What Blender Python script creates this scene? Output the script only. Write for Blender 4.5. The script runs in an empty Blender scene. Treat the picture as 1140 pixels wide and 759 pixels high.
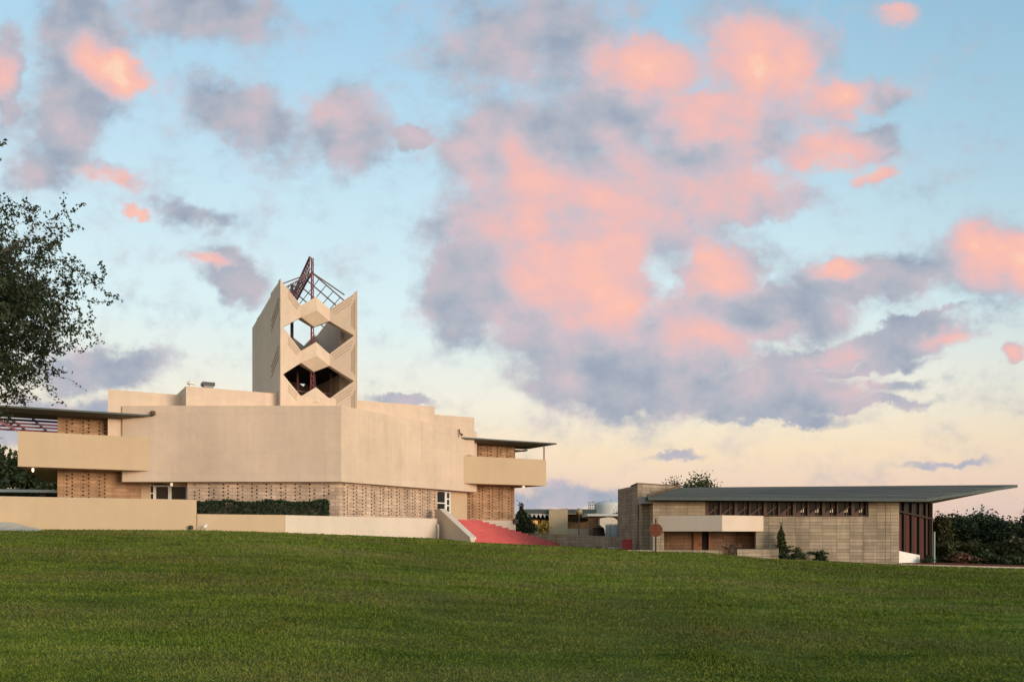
import bpy, math, random
import numpy as np
from mathutils import Vector

# ------------------------------------------------------------------ camera
FPX, CX, HY = 932.0, 570.0, 592.0        # focal length, principal column and horizon row of the photograph
E = 1.7                                  # eye height; every z below is given relative to the eye
S = bpy.context.scene
COL = S.collection
R = math.radians
cam_d = bpy.data.cameras.new('camera')
cam = bpy.data.objects.new('camera', cam_d); COL.objects.link(cam)
cam.location = (0, 0, E); cam.rotation_euler = (R(90), 0, 0)
cam_d.sensor_width = 36; cam_d.lens = FPX / 1140 * 36
cam_d.shift_y = (HY - 379.5) / 1140
cam_d.clip_start = 0.1; cam_d.clip_end = 9000
S.camera = cam

# ------------------------------------------------------------------ view, sun
S.view_settings.view_transform = 'Standard'; S.view_settings.look = 'None'
S.view_settings.exposure = 0; S.view_settings.gamma = 1
SUN_AZ, SUN_EL = 50, 9                   # afterglow behind the camera, to the right
SUN_STRENGTH = 3.0
sd = bpy.data.lights.new('sun', 'SUN'); sd.energy = SUN_STRENGTH; sd.angle = R(24)
sd.color = (1.0, 0.82, 0.67)
sun = bpy.data.objects.new('sun', sd); COL.objects.link(sun)
_d = Vector((math.sin(R(SUN_AZ)) * math.cos(R(SUN_EL)), -math.cos(R(SUN_AZ)) * math.cos(R(SUN_EL)), math.sin(R(SUN_EL))))
sun.rotation_euler = _d.to_track_quat('Z', 'Y').to_euler(); sun.location = (30, -40, 30)


def lin(r, g, b):
    f = lambda c: (c / 255 / 12.92) if c / 255 <= .04045 else ((c / 255 + .055) / 1.055) ** 2.4
    return (f(r), f(g), f(b), 1)


# ------------------------------------------------------------------ node helper
class NT:
    def __init__(s, tree):
        s.t = tree; s.n = tree.nodes; s.l = tree.links

    def node(s, typ, **kw):
        n = s.n.new(typ)
        for k, v in kw.items(): setattr(n, k, v)
        return n

    def put(s, sock, v):
        if isinstance(v, bpy.types.NodeSocket): s.l.new(v, sock)
        elif v is not None: sock.default_value = v

    def math(s, op, a, b=None, c=None, clamp=False):
        n = s.node('ShaderNodeMath', operation=op, use_clamp=clamp)
        for i, v in enumerate((a, b, c)): s.put(n.inputs[i], v)
        return n.outputs[0]

    def mix(s, f, a, b, blend='MIX'):
        n = s.node('ShaderNodeMix', data_type='RGBA', blend_type=blend)
        s.put(n.inputs[0], f); s.put(n.inputs[6], a); s.put(n.inputs[7], b)
        return n.outputs[2]

    def noise(s, vec, scale, detail=4, rough=.55, dist=0):
        n = s.node('ShaderNodeTexNoise')
        s.put(n.inputs['Vector'], vec); n.inputs['Scale'].default_value = scale
        n.inputs['Detail'].default_value = detail; n.inputs['Roughness'].default_value = rough
        n.inputs['Distortion'].default_value = dist
        return n

    def ramp(s, f, stops, interp='LINEAR'):
        n = s.node('ShaderNodeValToRGB'); cr = n.color_ramp; cr.interpolation = interp
        while len(cr.elements) < len(stops): cr.elements.new(0.5)
        for e, (p, c) in zip(cr.elements, stops):
            e.position = p; e.color = c if not isinstance(c, (int, float)) else (c, c, c, 1)
        s.put(n.inputs[0], f)
        return n.outputs[0]

    def mapr(s, v, a, b, c, d, smooth=True):
        n = s.node('ShaderNodeMapRange', interpolation_type='SMOOTHSTEP' if smooth else 'LINEAR')
        for i, x in enumerate((v, a, b, c, d)): s.put(n.inputs[i], x)
        return n.outputs[0]

    def vec(s, x, y, z=0.0):
        n = s.node('ShaderNodeCombineXYZ')
        for i, v in enumerate((x, y, z)): s.put(n.inputs[i], v)
        return n.outputs[0]

    def vmath(s, op, a, b=None, scale=None):
        n = s.node('ShaderNodeVectorMath', operation=op)
        s.put(n.inputs[0], a)
        if b is not None: s.put(n.inputs[1], b)
        if scale is not None: n.inputs['Scale'].default_value = scale
        return n.outputs[0]


# ------------------------------------------------------------------ sky: gradient by height, sunset clouds by direction
W = bpy.data.worlds.new('World'); S.world = W; W.use_nodes = True
w = NT(W.node_tree); w.n.clear()
tc = w.node('ShaderNodeTexCoord'); sep = w.node('ShaderNodeSeparateXYZ'); w.l.new(tc.outputs['Generated'], sep.inputs[0])
dx, dy, dz = sep.outputs
base = w.ramp(dz, [(0.0, lin(226, 198, 186)), (.045, lin(242, 212, 192)), (.095, lin(252, 229, 196)), (.155, lin(247, 243, 226)),
                   (.24, lin(226, 246, 248)), (.38, lin(200, 231, 246)), (.53, lin(166, 210, 238)), (.75, lin(95, 150, 205)), (1, lin(70, 120, 180))])
side = w.mapr(w.math('ADD', dx, w.math('MULTIPLY', dz, .9)), .45, 1.05, 0, 1)
base = w.mix(w.math('MULTIPLY', side, .55), base, lin(112, 165, 192))
skyt = w.node('ShaderNodeTexSky', sky_type='NISHITA', sun_disc=False, sun_elevation=R(SUN_EL), sun_rotation=R(180 - SUN_AZ))
skyt.dust_density = 1.5
nish = w.mix(1.0, skyt.outputs[0], (.10, .10, .10, 1), 'MULTIPLY')
base = w.mix(.05, base, nish)
# the afterglow: the half of the sky behind the camera, where the sun has just gone, is brighter and warmer
_dot = w.node('ShaderNodeVectorMath', operation='DOT_PRODUCT'); w.l.new(tc.outputs['Generated'], _dot.inputs[0]); _dot.inputs[1].default_value = tuple(_d)
glow = w.mapr(_dot.outputs['Value'], .0, 1.0, 0, 1)
base = w.mix(glow, base, w.mix(1.0, base, (2.7, 2.25, 1.8, 1), 'MULTIPLY'))
ysafe = w.math('MAXIMUM', dy, .12)
pu = w.math('MULTIPLY_ADD', w.math('DIVIDE', dx, ysafe), 9.32, 5.70)      # direction on a flat cloud sheet, hundred-unit grid
pv = w.math('MULTIPLY_ADD', w.math('DIVIDE', dz, ysafe), -9.32, 5.92)
p0 = w.vec(pu, pv)
stretch = w.vmath('MULTIPLY', p0, (1.0, 1.15, 1.0))
wn1 = w.noise(stretch, 1.1, 3, .5); wn2 = w.noise(w.vmath('ADD', stretch, (7.3, 2.1, 4.4)), 3.2, 6, .62)
warp = w.vmath('ADD', w.vmath('SCALE', w.vmath('SUBTRACT', wn1.outputs['Color'], (.5, .5, .5)), scale=.5),
               w.vmath('SCALE', w.vmath('SUBTRACT', wn2.outputs['Color'], (.5, .5, .5)), scale=.38))
p = w.vmath('MULTIPLY', w.vmath('ADD', p0, warp), (1, 1, 0))


def blobs(lst, pl):
    acc = None
    for (x, y, rx, ry, rot, wt) in lst:
        m = w.node('ShaderNodeMapping', vector_type='TEXTURE')
        w.l.new(p, m.inputs['Vector'])
        m.inputs['Location'].default_value = (x / 100, y / 100, 0)
        m.inputs['Rotation'].default_value = (0, 0, R(rot))
        m.inputs['Scale'].default_value = (rx / 100 * 1.5, ry / 100 * 1.5, 1)
        g = w.node('ShaderNodeTexGradient', gradient_type='SPHERICAL'); w.l.new(m.outputs[0], g.inputs[0])
        v_ = w.math('MULTIPLY', w.mapr(g.outputs['Fac'], 0, pl, 0, 1), wt)
        acc = v_ if acc is None else w.math('SMOOTH_MAX', acc, v_, .22)
    return acc


CLOUD = [(960, 408, 100, 9, -9, .9), (930, 446, 130, 9, -2, .85), (1010, 360, 90, 10, -14, .85), (670, 130, 120, 70, 0, .75), (760, 260, 110, 60, 0, .6), (650, 380, 110, 50, 0, .9), (860, 110, 110, 60, 0, .6), (600, 280, 130, 105, 0, 1.25), (520, 310, 62, 85, 0, 1.0), (650, 320, 90, 75, 0, 1.0), (575, 165, 105, 85, 0, .85), (600, 40, 150, 75, 0, .7),
         (520, 100, 60, 60, 0, .4), (722, 75, 70, 42, 0, 1.0), (850, 62, 85, 60, 0, 1.0), (815, 20, 60, 40, 0, .6), (800, 145, 110, 50, 0, 1.0), (900, 165, 60, 30, 0, .8),
         (965, 158, 45, 24, 0, .9), (972, 195, 26, 16, -20, .8), (938, 112, 45, 28, 0, .8), (985, 108, 36, 24, 0, .7), (1005, 15, 40, 18, 0, .6), (720, 210, 150, 65, 0, 1.0),
         (835, 235, 80, 26, -8, .8), (800, 300, 62, 38, 0, 1.0), (840, 350, 125, 40, 0, 1.0), (965, 312, 100, 32, -6, 1.0), (1110, 290, 75, 46, 0, 1.1),
         (1000, 378, 100, 24, -12, 1.0), (900, 400, 90, 20, -10, .8), (770, 390, 110, 48, 0, .9), (690, 425, 125, 42, 4, 1.1), (850, 436, 140, 30, 0, 1.0), (860, 462, 110, 14, 2, .9),
         (985, 425, 70, 9, -4, .6), (750, 508, 32, 9, 0, .9), (1060, 515, 60, 6, -2, .7), (1122, 393, 20, 12, 0, .9), (620, 556, 130, 20, 0, .8), (1140, 455, 60, 7, 0, .3), (455, 446, 45, 9, 0, .8),
         (95, 55, 62, 100, -12, .95), (70, 140, 60, 75, 0, .75), (130, 75, 48, 24, 30, .9), (10, 90, 22, 70, 0, .9), (225, 15, 120, 45, 8, .75), (270, 125, 85, 42, 22, .85),
         (385, 145, 52, 62, 0, .9), (330, 165, 80, 35, 0, .5), (465, 158, 34, 15, 6, .85), (120, 195, 50, 14, 18, .6), (210, 238, 65, 18, 12, .6), (155, 238, 18, 8, 10, .7), (255, 310, 55, 30, 25, .95),
         (225, 298, 40, 10, 10, .7), (40, 190, 45, 40, 0, .7), (120, 410, 100, 26, -4, .8), (80, 455, 110, 24, 0, .8), (30, 480, 80, 20, 0, .6)]
PINK = [(650, 295, 120, 100, 0, .92), (610, 230, 140, 75, 0, .72), (690, 340, 60, 60, 0, .8), (660, 355, 60, 36, 0, .55), (720, 75, 80, 50, 0, .85), (850, 65, 105, 72, 0, .85), (800, 135, 90, 50, 0, .85),
        (920, 165, 70, 40, 0, .95), (972, 190, 40, 26, 0, .9), (945, 108, 60, 34, 0, .85), (1005, 15, 50, 25, 0, .7), (800, 220, 120, 55, 0, .55), (800, 298, 66, 40, 0, .85),
        (770, 385, 80, 40, 0, .6), (860, 375, 60, 20, 0, .5), (930, 392, 50, 18, -10, .5), (1115, 285, 66, 48, 0, 1.0), (1060, 372, 60, 14, -8, .65), (930, 300, 36, 16, 0, .8),
        (130, 78, 60, 30, 28, 1.15), (155, 238, 24, 12, 0, .9), (120, 200, 55, 14, 16, .7), (222, 298, 36, 11, 10, .9), (390, 130, 55, 60, 0, .45), (280, 130, 60, 40, 0, .22),
        (545, 205, 90, 70, 0, .45), (1122, 393, 24, 16, 0, .8), (6, 85, 20, 30, 0, .8), (600, 90, 110, 60, 0, .25), (465, 158, 40, 20, 0, .1), (700, 180, 100, 60, 0, .4), (830, 430, 90, 25, 0, .12)]
D = blobs(CLOUD, .92); PK = blobs(PINK, 1.05)
f1 = w.noise(stretch, 1.9, 9, .60)
g1 = w.noise(w.vmath('ADD', stretch, (3.7, 9.2, 1.3)), 7.0, 5, .6)
dn = w.math('MULTIPLY_ADD', w.math('SUBTRACT', f1.outputs['Fac'], .5), 1.2, w.math('MULTIPLY', D, 1.15))
dn = w.math('MULTIPLY_ADD', w.math('SUBTRACT', g1.outputs['Fac'], .5), .22, dn)
dens = w.mapr(dn, .13, .76, 0, .96)
front = w.mapr(dy, .12, .3, 0, 1)
dens = w.math('MULTIPLY', dens, front)
r1 = w.noise(stretch, 1.25, 4, .5); r2 = w.noise(w.vmath('ADD', stretch, (.22, -.20, 0)), 1.25, 4, .5)
relief = w.math('ADD', w.math('MULTIPLY', w.math('SUBTRACT', r1.outputs['Fac'], r2.outputs['Fac']), 1.9), w.math('MULTIPLY', w.math('SUBTRACT', f1.outputs['Fac'], .5), .42))
pk = w.math('ADD', w.math('MULTIPLY_ADD', PK, .85, .03), w.math('MULTIPLY', relief, w.math('MULTIPLY_ADD', PK, .3, .42)))
pk = w.math('ADD', pk, w.math('MULTIPLY', w.math('SUBTRACT', g1.outputs['Fac'], .5), .08))
ccol = w.ramp(pk, [(0, lin(154, 165, 184)), (.16, lin(178, 181, 193)), (.36, lin(208, 190, 198)), (.6, lin(240, 188, 183)), (.84, lin(254, 192, 174)), (1, lin(255, 212, 184))])
final = w.mix(dens, base, ccol)
bg = w.node('ShaderNodeBackground'); out = w.node('ShaderNodeOutputWorld')
w.l.new(final, bg.inputs[0]); bg.inputs[1].default_value = 1.0; w.l.new(bg.outputs[0], out.inputs[0])

# ------------------------------------------------------------------ materials
MATS = {}


def new_mat(name, rough=.85, spec=.3):
    m = bpy.data.materials.new(name); m.use_nodes = True
    t = NT(m.node_tree); b = m.node_tree.nodes['Principled BSDF']
    b.inputs['Roughness'].default_value = rough; b.inputs['Specular IOR Level'].default_value = spec
    MATS[name] = m
    return m, t, b


def rgb(c): return (c[0], c[1], c[2], 1)


def mul(c, k): return (c[0] * k, c[1] * k, c[2] * k, 1)


def bump(t, b, h, strength, dist=.02):
    n = t.node('ShaderNodeBump'); n.inputs['Strength'].default_value = strength; n.inputs['Distance'].default_value = dist
    t.put(n.inputs['Height'], h); t.l.new(n.outputs[0], b.inputs['Normal'])


def geo(t): return t.node('ShaderNodeNewGeometry').outputs['Position']


def uvm(t): return t.node('ShaderNodeTexCoord').outputs['UV']


def stucco(name, c, streak=.35, form=True, k=.16, drip=0.0):
    m, t, b = new_mat(name, .92, .15)
    pos = geo(t)
    big = t.noise(pos, .22, 4, .6).outputs['Fac']; mid = t.noise(pos, 1.7, 6, .65).outputs['Fac']; fine = t.noise(pos, 14, 5, .7).outputs['Fac']
    st = t.noise(t.vmath('MULTIPLY', pos, (1.0, 1.0, .10)), 1.3, 5, .62).outputs['Fac']
    v = t.math('MULTIPLY_ADD', t.math('SUBTRACT', big, .5), k * 2.2, 1)
    v = t.math('MULTIPLY_ADD', t.math('SUBTRACT', mid, .5), k * 1.5, v)
    v = t.math('MULTIPLY_ADD', t.math('SUBTRACT', st, .5), k * streak * 4, v)
    v = t.math('MULTIPLY_ADD', t.math('SUBTRACT', fine, .5), k * .9, v)
    if form:
        br = t.node('ShaderNodeTexBrick'); t.l.new(uvm(t), br.inputs['Vector'])
        br.inputs['Scale'].default_value = 1; br.inputs['Brick Width'].default_value = 2.44; br.inputs['Row Height'].default_value = 1.22
        br.offset = 0; br.inputs['Mortar Size'].default_value = .02; br.inputs['Mortar Smooth'].default_value = .6
        br.inputs['Color1'].default_value = (1, 1, 1, 1); br.inputs['Color2'].default_value = (.965, .965, .965, 1); br.inputs['Mortar'].default_value = (.93, .93, .93, 1)
        v = t.math('MULTIPLY', v, br.outputs['Color'])
    tint = t.mix(t.mapr(mid, .35, .7, 0, 1), mul(c, 1), (c[0] * .97, c[1] * 1.0, c[2] * .94, 1))
    col = t.mix(1, tint, t.vec(v, v, v), 'MULTIPLY')
    if drip:
        dr = t.mapr(t.noise(t.vmath('MULTIPLY', pos, (1.0, 1.0, .05)), 1.2, 5, .65).outputs['Fac'], .56, .74, 0, drip)
        col = t.mix(dr, col, mul(c, .45))
    t.l.new(col, b.inputs['Base Color'])
    bump(t, b, t.math('ADD', fine, t.math('MULTIPLY', mid, .6)), .35, .02)
    return m


def block(name, c, bw=.92, rh=.23, off=.5, var=.22, mort=.62, stain=None):
    m, t, b = new_mat(name, .92, .12)
    pos = geo(t); uv = uvm(t)
    br = t.node('ShaderNodeTexBrick'); t.l.new(uv, br.inputs['Vector']); br.offset = off
    br.inputs['Scale'].default_value = 1; br.inputs['Brick Width'].default_value = bw; br.inputs['Row Height'].default_value = rh
    br.inputs['Mortar Size'].default_value = .018; br.inputs['Mortar Smooth'].default_value = .3; br.inputs['Bias'].default_value = -.1
    br.inputs['Color1'].default_value = mul(c, 1 + var); br.inputs['Color2'].default_value = mul(c, 1 - var); br.inputs['Mortar'].default_value = mul(c, mort)
    big = t.noise(pos, .5, 5, .65).outputs['Fac']; st = t.noise(t.vmath('MULTIPLY', pos, (1.3, 1.3, .12)), 1.4, 5, .6).outputs['Fac']
    fine = t.noise(pos, 9, 5, .7).outputs['Fac']
    v = t.math('MULTIPLY_ADD', t.math('SUBTRACT', big, .5), 1.1, 1); v = t.math('MULTIPLY_ADD', t.math('SUBTRACT', st, .5), 1.0, v)
    v = t.math('MULTIPLY_ADD', t.math('SUBTRACT', fine, .5), .5, v)
    col = t.mix(1, br.outputs['Color'], t.vec(v, v, v), 'MULTIPLY')
    if stain:
        col = t.mix(t.mapr(t.noise(t.vmath('MULTIPLY', pos, (1, 1, .3)), .9, 5, .65).outputs['Fac'], .48, .68, 0, .55), col, stain)
    t.l.new(col, b.inputs['Base Color'])
    bump(t, b, t.math('ADD', br.outputs['Fac'], t.math('MULTIPLY', fine, -.5)), -.5, .02)
    return m


def plain(name, c, rough=.7, spec=.3, var=.25, scale=3, metal=0, bmp=.1):
    m, t, b = new_mat(name, rough, spec)
    pos = geo(t); n = t.noise(pos, scale, 5, .65).outputs['Fac']
    v = t.math('MULTIPLY_ADD', t.math('SUBTRACT', n, .5), var * 2, 1)
    t.l.new(t.mix(1, rgb(c), t.vec(v, v, v), 'MULTIPLY'), b.inputs['Base Color'])
    b.inputs['Metallic'].default_value = metal
    if bmp: bump(t, b, n, bmp, .02)
    return m


def leaf_mat(name, c1, c2, c3, transl=.25):
    m, t, b = new_mat(name, .6, .25)
    g = t.node('ShaderNodeNewGeometry')
    rnd = g.outputs['Random Per Island']
    col = t.ramp(rnd, [(0, rgb(c1)), (.55, rgb(c2)), (1, rgb(c3))])
    n = t.noise(g.outputs['Position'], .8, 3, .5).outputs['Fac']
    v = t.math('MULTIPLY_ADD', t.math('SUBTRACT', n, .5), 1.1, 1)
    col = t.mix(1, col, t.vec(v, v, v), 'MULTIPLY')
    t.l.new(col, b.inputs['Base Color'])
    tr = t.node('ShaderNodeBsdfTranslucent'); t.l.new(col, tr.inputs[0])
    mx = t.node('ShaderNodeMixShader'); mx.inputs[0].default_value = transl
    t.l.new(b.outputs[0], mx.inputs[1]); t.l.new(tr.outputs[0], mx.inputs[2])
    t.l.new(mx.outputs[0], m.node_tree.nodes['Material Output'].inputs[0])
    return m


def emit(name, c, s):
    m, t, b = new_mat(name)
    b.inputs['Base Color'].default_value = rgb(c); b.inputs['Emission Color'].default_value = rgb(c); b.inputs['Emission Strength'].default_value = s
    return m


stucco('stucco', (.61, .445, .335), drip=.2, k=.2)
stucco('stucco_tower', (.61, .45, .34), form=False, drip=.15)
stucco('stucco_tan', (.50, .35, .225), form=False, k=.10)
stucco('stucco_pale', (.63, .50, .40), form=True, k=.12)
stucco('stucco_buff', (.64, .49, .39), form=False, k=.1)
plain('groove_shade', (.36, .26, .185), .95, .1)  # darker concrete tone standing in for shade in the tower grooves
block('brick_tan', (.33, .195, .11), mort=.7)
block('brick_facade', (.44, .305, .215), mort=.6, var=.16)
block('block_grey', (.315, .24, .165), bw=.92, rh=.23, off=0, var=.2, mort=.5, stain=(.20, .145, .105, 1))
block('block_wall', (.31, .25, .18), bw=.92, rh=.23, off=0, var=.14, mort=.55)
block('block_red', (.22, .125, .078), bw=.92, rh=.23, off=0, var=.2, mort=.6)
plain('inset', (.03, .014, .010), .7, .1, .4, 6, bmp=0)
plain('roof_green', (.075, .085, .075), .7, .3, .3, 2)
plain('soffit', (.20, .165, .125), .9, .1, .2, 1.5)
plain('steel_red', (.16, .035, .045), .55, .4, .3, 4)
plain('steel_dark', (.08, .034, .034), .55, .4, .3, 4)
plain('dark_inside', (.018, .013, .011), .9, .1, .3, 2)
plain('white_paint', (.72, .68, .60), .6, .3, .12, 3)
plain('concrete_path', (.42, .36, .29), .95, .1, .25, 1.2)
plain('fascia_light', (.48, .46, .42), .8, .2, .2, 2)
plain('wood_orange', (.24, .085, .03), .5, .4, .45, 5)
plain('wood_dark', (.075, .034, .017), .55, .35, .4, 5)
plain('wood_red', (.085, .018, .014), .55, .35, .4, 5)
plain('rust', (.16, .04, .018), .8, .2, .6, 7)
plain('metal_black', (.03, .028, .026), .5, .4, .2, 5)
plain('metal_grey', (.22, .21, .20), .6, .4, .3, 3)
plain('tank_white', (.46, .44, .41), .6, .3, .12, .8)
plain('red_paint', (.30, .035, .035), .6, .3, .2, 4)
plain('bark', (.095, .075, .058), .95, .1, .5, 9, bmp=.6)
plain('mulch', (.15, .055, .03), .98, .05, .7, 8, bmp=.6)
plain('earth', (.16, .115, .075), .98, .05, .5, 4, bmp=.4)
plain('green_glass', (.20, .30, .27), .4, .4, .2, 3)
plain('panel_blue', (.15, .17, .18), .5, .4, .3, 2)
plain('flower_yellow', (.40, .25, .04), .8, .2, .4, 3)
plain('globe', (.30, .22, .10), .3, .4, .1, 3)
plain('brown_edge', (.12, .065, .035), .85, .2, .3, 3)
emit('lamp_glow', (1, .72, .40), 3.0)
emit('lamp_dim', (1, .80, .55), .7)
emit('room_glow', (1, .55, .18), .75)
leaf_mat('leaf_tree', (.018, .028, .012), (.032, .045, .018), (.06, .065, .028), .2)
leaf_mat('leaf_dark', (.020, .032, .012), (.036, .052, .018), (.066, .076, .026), .2)
leaf_mat('leaf_mid', (.032, .046, .014), (.060, .072, .022), (.10, .095, .03), .2)
leaf_mat('leaf_olive', (.035, .04, .014), (.06, .062, .022), (.10, .082, .032), .2)
leaf_mat('leaf_hedge', (.012, .028, .012), (.026, .050, .018), (.050, .072, .026), .2)
leaf_mat('leaf_dry', (.10, .05, .03), (.17, .09, .055), (.24, .14, .09), .15)

m, t, b = new_mat('glass', .25, .2)
b.inputs['Base Color'].default_value = (.012, .012, .011, 1)
m, t, b = new_mat('glass_warm', .2, .2)
b.inputs['Base Color'].default_value = (.03, .02, .012, 1)

# red stair paint: worn treads
m, t, b = new_mat('stair_red', .85, .2)
pos = geo(t); n1 = t.noise(pos, 1.2, 6, .65).outputs['Fac']; n2 = t.noise(pos, 9, 4, .6).outputs['Fac']
t.l.new(t.mix(t.mapr(n2, .4, .75, 0, .35), t.ramp(n1, [(.3, (.46, .08, .075, 1)), (.7, (.56, .12, .11, 1))]), (.42, .09, .08, 1)), b.inputs['Base Color'])
# seamed metal roof of the long building
m, t, b = new_mat('roof_seamed', .85, .12)
uv = uvm(t); pos = geo(t); sx = t.node('ShaderNodeSeparateXYZ'); t.l.new(uv, sx.inputs[0])
fr = t.math('FRACT', t.math('MULTIPLY', sx.outputs[1], .82)); ln = t.mapr(fr, .0, .34, 1, 0)
n = t.noise(t.vmath('MULTIPLY', pos, (.12, 2.4, 2.4)), 1.0, 6, .65).outputs['Fac']
col = t.ramp(n, [(.28, (.046, .040, .032, 1)), (.5, (.092, .082, .066, 1)), (.72, (.18, .162, .13, 1))])
t.l.new(t.mix(t.math('MULTIPLY', ln, .65), col, (.035, .036, .037, 1)), b.inputs['Base Color'])
bump(t, b, fr, .4, .03)


# grass colour shared by the ground sheet and the blades
def grass_col(t, dark):
    pos = geo(t)
    flat = t.vmath('MULTIPLY', pos, (1, 1, 0))
    a = t.noise(t.vmath('MULTIPLY', flat, (.5, 1.3, 1)), .16, 4, .6).outputs['Fac']
    c = t.noise(t.vmath('MULTIPLY', flat, (.7, 1.5, 1)), .75, 5, .65).outputs['Fac']
    d = t.noise(flat, 6, 4, .65).outputs['Fac']
    col = t.ramp(c, [(.28, mul((.028, .043, .006), dark)), (.46, mul((.050, .068, .009), dark)), (.62, mul((.076, .088, .013), dark)), (.8, mul((.115, .115, .035), dark))])
    col = t.mix(t.mapr(a, .40, .66, 0, .7), col, mul((.082, .072, .022), dark))
    v = t.math('MULTIPLY_ADD', t.math('SUBTRACT', d, .5), .9, 1)
    e = t.noise(t.vmath('ADD', flat, (13, 5, 0)), .075, 3, .6).outputs['Fac']
    sp = t.noise(t.vmath('ADD', flat, (3, 31, 0)), .55, 5, .7).outputs['Fac']
    col = t.mix(t.mapr(sp, .70, .76, 0, .6), col, mul((.15, .115, .05), dark))
    v = t.math('MULTIPLY', v, t.mapr(e, .36, .64, .84, 1.2))
    return t.mix(1, col, t.vec(v, v, v), 'MULTIPLY'), d, c


m, t, b = new_mat('lawn', .95, .05)
col, d, c = grass_col(t, 1.45); t.l.new(col, b.inputs['Base Color']); bump(t, b, t.math('ADD', d, c), .8, .06)
m, t, b = new_mat('blade', .9, .02)
col, d, c = grass_col(t, 1.6)
rnd = t.node('ShaderNodeNewGeometry').outputs['Random Per Island']
v = t.math('MULTIPLY_ADD', rnd, .7, .75); col = t.mix(1, col, t.vec(v, v, v), 'MULTIPLY')
col = t.mix(t.mapr(rnd, .93, .99, 0, .75), col, (.17, .125, .06, 1))
t.l.new(col, b.inputs['Base Color'])


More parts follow.
